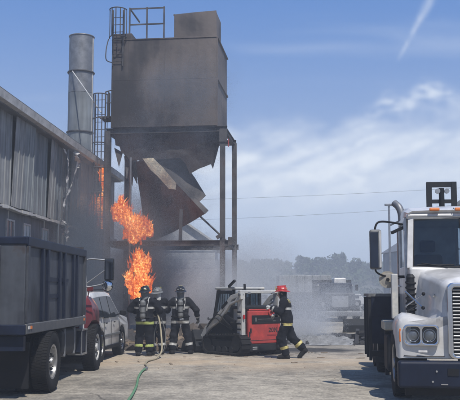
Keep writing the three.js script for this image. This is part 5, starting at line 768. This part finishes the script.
// ---------------------------------------------------------------- things far back in the yard
{
  const bt = thing('flatbed_truck', 'dark front of a parked work truck with white cab roof in the haze', 'truck', [6.1, 0, -47.5], 0.05);
  M('chassis', [rb(2.2, 0.3, 6.5, 0.05, 0, 0.8, -3.2)], MT.iron, bt); M('bumper', rb(2.4, 0.26, 0.2, 0.04, 0, 0.45, 0.1), MT.galv, bt);
  M('hood', rb(1.7, 0.85, 1.2, 0.12, 0, 1.2, -0.5), MT.bedGrey, bt); M('grille', bx(0.9, 0.6, 0.04, 0, 1.12, 0.115), MT.alu, bt);
  for (const s of [-1, 1]) { M('fender', rb(0.5, 0.35, 1.1, 0.12, s * 0.95, 1.05, -0.5), MT.iron, bt); M('headlight', cyl(0.1, 0.1, 0.04, 16, s * 0.95, 1.0, 0.07, Math.PI / 2), MT.alu, bt); wheel(bt, 0.5, 0.28, s * 1.0, 0.5, -0.55, s, MT.iron); wheel(bt, 0.5, 0.5, s * 0.95, 0.5, -4.6, s, MT.iron); M('mirror', rb(0.16, 0.34, 0.08, 0.02, s * 1.22, 1.9, -1.3), MT.iron, bt); M('hood_panel', rb(0.62, 0.08, 0.7, 0.03, s * 0.72, 2.06, -1.7, 0, 0, -s * 0.12), MT.white, bt); }
  M('cab', rb(1.9, 1.15, 1.3, 0.1, 0, 1.6, -1.75), MT.bedDark, bt); M('windshield', bx(1.6, 0.5, 0.03, 0, 1.78, -1.08, -0.15), MT.darkGlass, bt);
  M('roof_box', rb(0.7, 0.42, 0.8, 0.05, 0.28, 2.25, -1.8), MT.white, bt); M('deck', rb(2.4, 0.12, 4.4, 0.02, 0, 1.1, -4.7), MT.iron, bt); M('headboard', bx(2.3, 1.2, 0.08, 0, 1.75, -2.6), MT.iron, bt);
  const bl = thing('plow_blade', 'dark steel blade lying on the ground left of the open side bin', 'plow blade', [5.25, 0, -35.2], 0.2);
  M('mouldboard', extX([[0.0, 0.0], [0.1, 0.02], [0.22, 0.3], [0.14, 0.56], [0.08, 0.56], [0.14, 0.3], [0.02, 0.06]], 1.35, 0.004), MT.iron, bl); M('frame', [bx(0.1, 0.1, 0.6, 0.3, 0.2, -0.3), bx(0.1, 0.1, 0.6, -0.3, 0.2, -0.3)], MT.black, bl); M('stand', bx(0.9, 0.1, 0.1, 0.5, 0.12, -0.62), MT.iron, bl);
  const dk = thing('parked_pickup', 'dark pickup parked left of the far work truck in the smoke', 'pickup', [4.25, 0, -54], 0.5);
  const pk = mg(extX([[2.4, 0.5], [2.4, 1.0], [0.7, 1.02], [0.55, 1.65], [-0.6, 1.65], [-1.0, 1.1], [-2.2, 1.0], [-2.35, 0.5]], 1.8, 0.06)); M('body', pk, MT.iron, dk); for (const s of [-1, 1]) { M('window', bx(0.02, 0.42, 0.9, s * 0.9, 1.35, 0.0), MT.darkGlass, dk); for (const z of [-1.45, 1.5]) wheel(dk, 0.38, 0.25, s * 0.82, 0.38, z, s, MT.alu); } M('rear_window', bx(1.3, 0.4, 0.02, 0, 1.36, 0.64, -0.2), MT.darkGlass, dk);
  const tr = thing('box_trailer', 'long pale box trailer standing in the haze below the ridge', 'trailer', [6.0, 0, -70], 0.05);
  M('box', rb(4.2, 1.9, 2.4, 0.05, 0, 2.05, 0), MT.siding3, tr); for (let i = 0; i < 7; i++) M('side_rib', bx(0.06, 1.86, 0.05, -1.9 + i * 0.63, 2.05, 1.225), MT.siding, tr); M('under_frame', bx(4.0, 0.2, 2.0, 0, 1.0, 0), MT.iron, tr); for (const x of [-1.3, 1.3]) for (const z of [-1, 1]) { const w = wheel(tr, 0.45, 0.3, x, 0.45, z * 0.95, 1, MT.iron); w.rotation.y = Math.PI / 2; }
  const car = (x, z, turn, label, m) => { const c = thing('parked_car', label, 'car', [x, 0, z], turn, 'cars parked far across the yard'); M('body', [extX([[2.15, 0.35], [2.1, 0.95], [1.2, 1.0], [0.8, 1.48], [-0.5, 1.48], [-1.0, 1.0], [-2.1, 0.9], [-2.15, 0.35]], 1.75, 0.06)], m, c); M('window', [bx(1.76, 0.36, 1.1, 0, 1.24, 0.15)], MT.darkGlass, c); for (const s of [-1, 1]) for (const zz of [-1.3, 1.3]) wheel(c, 0.33, 0.22, s * 0.78, 0.33, zz, s, MT.alu, { treads: 12 }); };
  car(14.8, -63, 1.3, 'white parked car in the haze right of the far work truck', MT.white); car(2.6, -74, 1.4, 'silver parked car in the haze behind the red-helmeted firefighter', MT.alu); car(11.0, -78, 1.5, 'white parked car in the haze behind the far work truck', MT.white);
  const lp = thing('street_lamp', 'tall thin lamp post rising above the ridge left of the white truck', 'lamp post', [15.04, 0, -80]);
  M('pole', bar(V(0, 0, 0), V(0, 9.8, 0), 0.14, 10, 0.09), MT.galv, lp); M('lamp_head', [rb(0.9, 0.2, 0.4, 0.05, 0.05, 9.85, 0)], MT.galv, lp); M('base', cyl(0.3, 0.3, 0.5, 14, 0, 0.25, 0), MT.whiteDirty, lp); M('sign_arm', [beam(V(0.08, 7.9, 0), V(0.9, 8.3, 0), 0.06, 0.16)], MT.iron, lp);
  const sh = thing('gabled_shed', 'grey gabled metal shed in the haze beside the white truck mirror', 'shed', [24.6, 0, -101], 0.15);
  M('wall', ext([[-2.6, 0], [2.6, 0], [2.6, 6.6], [0, 8.2], [-2.6, 6.6]], 12, 0).translate(0, 0, -6), MT.siding2, sh); M('roof', [bx(3.3, 0.12, 12.6, -1.36, 7.56, -6, 0, 0, 0.55), bx(3.3, 0.12, 12.6, 1.36, 7.56, -6, 0, 0, -0.55)], MT.roofing, sh); M('door', bx(2.2, 3.2, 0.08, 0, 1.6, 0.04), MT.roofing, sh);
  const fence = thing('wire_fence', 'low post and rail fence crossing the far yard', 'fence', [0, 0, -60]);
  for (let i = 0; i < 12; i++) M('post', bx(0.1, 1.5, 0.1, 3 + i * 2.2, 0.75, 0), MT.galv, fence); for (const y of [1.42, 0.8]) M('rail', bx(24.4, 0.06, 0.05, 15.1, y, 0.08), MT.galv, fence);
  const pole = (x, z, h, label) => { const p = thing('utility_pole', label, 'utility pole', [x, 0, z]); M('pole', bar(V(0, 0, 0), V(0, h, 0), 0.17, 10, 0.12), barkMat, p); M('crossarm', bx(2.2, 0.12, 0.12, 0, h - 0.5, 0), barkMat, p); for (const q of [-0.9, 0, 0.9]) M('insulator', cyl(0.05, 0.06, 0.18, 8, q, h - 0.36, 0), MT.whiteDirty, p); return p; };
  pole(-14, -60, 9.2, 'wooden utility pole hidden behind the warehouse carrying the wires'); pole(24, -60, 10.4, 'wooden utility pole behind the white truck carrying the wires');
  for (const [a, b, s, label] of [[V(-14, 8.0, -60), V(24, 9.55, -60), 0.35, 'upper power line crossing the sky to the right of the tower'], [V(-14, 6.6, -60.4), V(24, 8.55, -60.4), 0.5, 'lower power line crossing the sky to the right of the tower']]) { const o = []; for (let i = 0; i <= 24; i++) { const q = i / 24, v2 = a.clone().lerp(b, q); v2.y -= s * 4 * q * (1 - q); o.push(v2); } tag(M('power_line', tube(o, 0.007, 48, 5), MT.iron), label, 'wire'); }
}

// ---------------------------------------------------------------- rubble, ash and charred remains
{
  const R = rng(55), chunk = (n, cx, cz, sx, sz, size, yk = 0) => { const out = []; for (let i = 0; i < n; i++) { const a = R() * 6.28, r = Math.sqrt(-2 * Math.log(1 - R() * 0.98)) * 0.5, x = cx + Math.cos(a) * r * sx, z = cz + Math.sin(a) * r * sz, s = size * (0.3 + R() * R() * 1.4), h = yk * Math.exp(-r * r * 1.6); const g = new THREE.IcosahedronGeometry(s, 0), p = g.attributes.position; g.scale(1 + R(), 0.4 + 0.5 * R(), 1 + R() * 0.6); out.push(put(g, x, h + s * 0.25, z, R() * 3, R() * 3, R() * 3)); } return out; };
  const rb1 = M('charred_rubble', chunk(420, -1.1, -25.2, 1.7, 0.9, 0.13, 0.45), MT.rubbleA); stuff(rb1, 'brown charred rubble heaped behind the two firefighters', 'rubble');
  const rb2 = M('splintered_debris', chunk(240, -0.9, -24.9, 1.9, 0.8, 0.10, 0.4).concat(Array.from({ length: 60 }, () => put(new THREE.BoxGeometry(0.5 + R(), 0.04, 0.08), -0.9 + (R() - 0.5) * 3.4, 0.12 + R() * 0.35, -25 + (R() - 0.5) * 1.2, (R() - 0.5) * 0.5, R() * 3, (R() - 0.5) * 0.6))), MT.rubbleB); stuff(rb2, 'pale splintered boards and chunks strewn over the rubble', 'debris');
  const mound = (name, cx, cz, rx, rz, h, m, seed) => { const g = new THREE.PlaneGeometry(2, 2, 60, 60).rotateX(-Math.PI / 2), p = g.attributes.position; for (let i = 0; i < p.count; i++) { const x = p.getX(i), z = p.getZ(i), r = Math.hypot(x, z); p.setXYZ(i, cx + x * rx, -0.03 + h * sstep(1, 0.15, r + 0.35 * fbm(x * 3, z * 3, seed, 3)) * (0.7 + 0.7 * fbm(x * 6, z * 6, seed + 2, 4)) + 0.02 * fbm(x * 20, z * 20, seed, 2) * sstep(1, 0.8, r), cz + z * rz); } g.computeVertexNormals(); return M(name, g, m); };
  tag(mound('ash_mound', 3.0, -28.0, 1.7, 1.5, 0.36, MT.ash, 3.1), 'pale steaming ash mound right of the red-helmeted firefighter', 'ash pile');
  tag(mound('ash_mound', 3.7, -29.6, 2.2, 1.4, 0.30, MT.burnt, 5.3), 'low black heap of burnt material beside the pale ash mound', 'ash pile');
  tag(mound('ash_mound', -3.3, -28.5, 2.0, 1.6, 0.5, MT.burnt, 7.7), 'black burnt heap under the hanging funnel flap', 'ash pile');
  const chips = M('burnt_chips', chunk(300, 3.4, -28.4, 2.6, 1.3, 0.06, 0.1), MT.burnt); stuff(chips, 'small burnt chips scattered round the ash mound', 'debris');
  const tw = M('charred_timber', [0, 1, 2, 3, 4].map((i) => put(new THREE.BoxGeometry(1.1 + R() * 0.6, 0.1, 0.12), 4.1 + R() * 0.9, 0.18 + i * 0.05, -28.9 + R(), (R() - 0.5) * 0.3, R() * 3, (R() - 0.5) * 0.3)), MT.burnt); stuff(tw, 'charred timbers lying on the black heap', 'debris');
  const sc2 = M('splinters', Array.from({ length: 45 }, () => put(new THREE.BoxGeometry(0.05 + 0.22 * R(), 0.012, 0.02 + 0.03 * R()), lerp(-3, 4.5, R()), 0.02, lerp(-23.5, -18.5, R() * R()), 0, R() * 3, (R() - 0.5) * 0.2)), MT.rubbleB); stuff(sc2, 'small wood splinters lying on the tan dirt in front of the crew', 'debris');
  const grit = M('grit', chunk(700, -0.3, -19.5, 6.5, 4.5, 0.009), MT.rubbleB); stuff(grit, 'small pale grit scattered over the yard', 'grit');
}

// ---------------------------------------------------------------- fires
{
  const R = rng(91);
  const fmat = (i, o) => new THREE.MeshStandardMaterial({ color: L(0.02, 0.01, 0.005), roughness: 1, emissive: L(...i), emissiveMap: rep(tFire, 1.6), emissiveIntensity: 1, transparent: true, opacity: o });
  const mats = [fmat([1.4, 0.6, 0.45], 0.4), fmat([1.9, 1.25, 1.0], 0.65), fmat([2.7, 2.5, 2.3], 0.8)];
  function lick(h, w) { // a bent tongue
    const g = new THREE.ConeGeometry(w, h, 7, 5), p = g.attributes.position, b = (R() - 0.5) * 1.4, c = R() * 6.28, tw = R() * 6; for (let i = 0; i < p.count; i++) { const t = p.getY(i) / h + 0.5, k = 1 + 0.9 * Math.sin(Math.PI * Math.min(1, t * 1.25)) * (1 - t), j = 0.22 * w * Math.sin(t * 9 + tw); p.setXYZ(i, p.getX(i) * k + Math.cos(c) * b * h * t * t * 0.5 + j, p.getY(i), p.getZ(i) * k + Math.sin(c) * b * h * t * t * 0.4); } return g.translate(0, h * 0.3, 0);
  }
  const gs2 = () => (R() + R() + R() - 1.5) * 0.95;
  function fire(label, at, blobs, n, lamp) {
    const t = thing('fire', label, 'fire', at, 0);
    const lists = [[], [], []];
    for (let i = 0; i < n; i++) { const b = blobs[Math.floor(R() * blobs.length)], u = R() * 2 - 1, a = R() * 6.28, q = Math.sqrt(1 - u * u), r = Math.abs(gs2()) * (R() < 0.12 ? 1.45 : 1); const x = b[0] + b[3] * r * q * Math.cos(a), y = b[1] + b[4] * r * u, z = b[2] + b[3] * 0.8 * r * q * Math.sin(a); const k = R(); if (fbm(x * 3.2 + at[0], y * 2.4, z * 2, 3) * 2.2 + 0.62 < k * (0.4 + r)) continue; const s = (0.5 + R()) * (b[5] ?? 0.125); lists[r < 0.55 ? (k < 0.45 ? 2 : 1) : k < 0.5 ? 0 : k < 0.86 ? 1 : 2].push(put(lick(s * 3.0, s * 0.34), x, y, z, (R() - 0.5) * 0.9, R() * 6, (R() - 0.5) * 0.9)); }
    ['flame_outer', 'flame', 'flame_core'].forEach((nm, i) => { if (lists[i].length) { const m = M(nm, lists[i], mats[i], t); m.castShadow = false; m.userData = { kind: 'stuff' }; } });
    const l = new THREE.PointLight(L(1, 0.42, 0.14), lamp, 0, 2); l.position.set(at[0] + blobs[0][0], at[1] + blobs[0][1], at[2] + blobs[0][2] + 1.0); l.castShadow = true; l.shadow.radius = 14; scene.add(l);
  }
  fire('wide orange fire bursting from under the torn funnel flap', [-3.66, 4.2, -32.0], [[0, 0.0, 0, 0.5, 0.45], [-0.3, 0.28, 0, 0.32, 0.42], [0.35, -0.22, 0, 0.42, 0.36], [0.0, -0.5, 0.0, 0.3, 0.25], [-0.45, 0.65, -0.1, 0.16, 0.26], [0.1, -0.15, 0.1, 0.5, 0.42], [-0.62, 0.35, 0, 0.14, 0.2], [0.62, -0.3, 0, 0.2, 0.16]], 1900, 4);
  fire('tall column of flame dropping below the tie beam behind the firefighters', [-3.4, 2.22, -31.8], [[0.05, 0.05, 0, 0.42, 0.5], [0.0, 0.6, 0, 0.26, 0.35], [-0.15, -0.5, 0, 0.26, 0.3], [0.2, -0.25, 0.05, 0.36, 0.35], [-0.02, 0.3, 0, 0.34, 0.35], [-0.05, -0.72, 0, 0.16, 0.2], [0.3, 0.35, 0, 0.14, 0.24], [-0.36, -0.2, 0, 0.14, 0.2]], 1900, 4);
  fire('dull red flames showing through the caged ladder', [-5.22, 5.0, -33.9], [[0, 0, 0, 0.42, 0.55], [0.2, 0.6, 0, 0.2, 0.45], [-0.25, -0.1, 0, 0.3, 0.3], [0.15, -0.6, 0, 0.2, 0.3], [0.1, 1.25, 0, 0.12, 0.3]], 1100, 2);
}

// ---------------------------------------------------------------- smoke: drifting specks that take the daylight
{
  const R = rng(123), gs = () => { let s = 0; for (let i = 0; i < 4; i++) s += R(); return (s - 2) * 0.87; };
  function puff(n, r) { // one cloudlet of fine specks, wispy by noise
    const P = []; while (P.length < n * 9) { const o = V(R() - 0.5, R() - 0.5, R() - 0.5).multiplyScalar(1.5), rr = o.lengthSq() / 0.5625; if (rr > 1 || R() > 1.3 * (1 - rr) || R() > fbm(o.x * 2.2, o.y * 2.2, o.z * 2.2 + n, 3) * 1.6 + 0.6) continue; const e = V(R() - 0.5, R() - 0.5, R() - 0.5).normalize(), f = V(R() - 0.5, R() - 0.5, R() - 0.5).cross(e).normalize(), s = r * (0.6 + 0.8 * R()); for (const [x, y] of [[-0.866, -0.5], [0.866, -0.5], [0, 1]]) P.push(o.x + s * (e.x * x + f.x * y), o.y + s * (e.y * x + f.y * y), o.z + s * (e.z * x + f.z * y)); }
    const g = new THREE.BufferGeometry(); g.setAttribute('position', new THREE.Float32BufferAttribute(P, 3)); g.computeVertexNormals(); return g;
  }
  function smoke(name, label, areas, color, r = 0.0033) {
    const ms = [], q = new THREE.Quaternion(), e = new THREE.Euler();
    for (const [x, y, z, sx, sy, sz, n] of areas) for (let i = 0; i < n; i++) {
      const px = x + gs() * sx, py = Math.max(0.25, y + gs() * sy), pz = z + gs() * sz;
      if (R() > fbm(px * 0.4 + 3, py * 0.4, pz * 0.4, 3) * 2.0 + 0.7) continue;
      const s = 0.7 + 0.6 * R(); ms.push(new THREE.Matrix4().compose(V(px, py, pz), q.setFromEuler(e.set(R() * 6, R() * 6, R() * 6)), V(s * 1.2, s, s * 1.2)));
    }
    const m = new THREE.MeshPhysicalMaterial({ color, roughness: 1, transmission: 0.5, thickness: 0, specularIntensity: 0 });
    const im = new THREE.InstancedMesh(puff(6000, r), m, ms.length); ms.forEach((k, i) => im.setMatrixAt(i, k)); im.name = name; stuff(im, label, 'smoke'); im.castShadow = im.receiveShadow = true; scene.add(im);
  }
  smoke('grey_smoke', 'blue grey smoke hanging round the tower and the warehouse end', [[-3.6, 3.0, -34.6, 1.9, 2.4, 1.4, 330], [-3.0, 3.4, -30.6, 1.8, 2.0, 0.8, 70], [-2.2, 6.5, -31.0, 2.0, 1.8, 0.8, 60], [-4.7, 2.2, -28, 0.8, 2.0, 2.6, 260], [-5.3, 4.8, -30.5, 0.6, 1.9, 2.2, 170], [-2.0, 9.0, -31.0, 1.5, 1.2, 0.7, 75]], L(0.18, 0.215, 0.26));
  smoke('dense_smoke', 'thick grey smoke filling the space under and behind the tower', [[-2.6, 1.8, -37, 3.0, 1.9, 1.8, 640], [-5, 2.5, -38.5, 1.4, 3.0, 1.4, 260]], L(0.52, 0.56, 0.60), 0.0038);
  smoke('white_smoke', 'pale smoke behind the loader, drifting low to the right over the ash mound', [[-0.6, 1.6, -33.6, 1.5, 1.4, 2.2, 260], [0.6, 2.2, -38, 1.7, 1.6, 2.2, 230], [2.4, 0.8, -30, 0.8, 0.6, 1.1, 50], [2.9, 1.3, -34, 1.3, 0.9, 2.0, 60], [2.5, 0.35, -28.4, 0.8, 0.3, 0.6, 36], [1.6, 2.6, -37, 1.1, 1.4, 2.0, 45], [6.0, 1.2, -42, 2.8, 0.9, 2.4, 90]], L(0.64, 0.66, 0.685));
}
renderer.render(scene, camera);
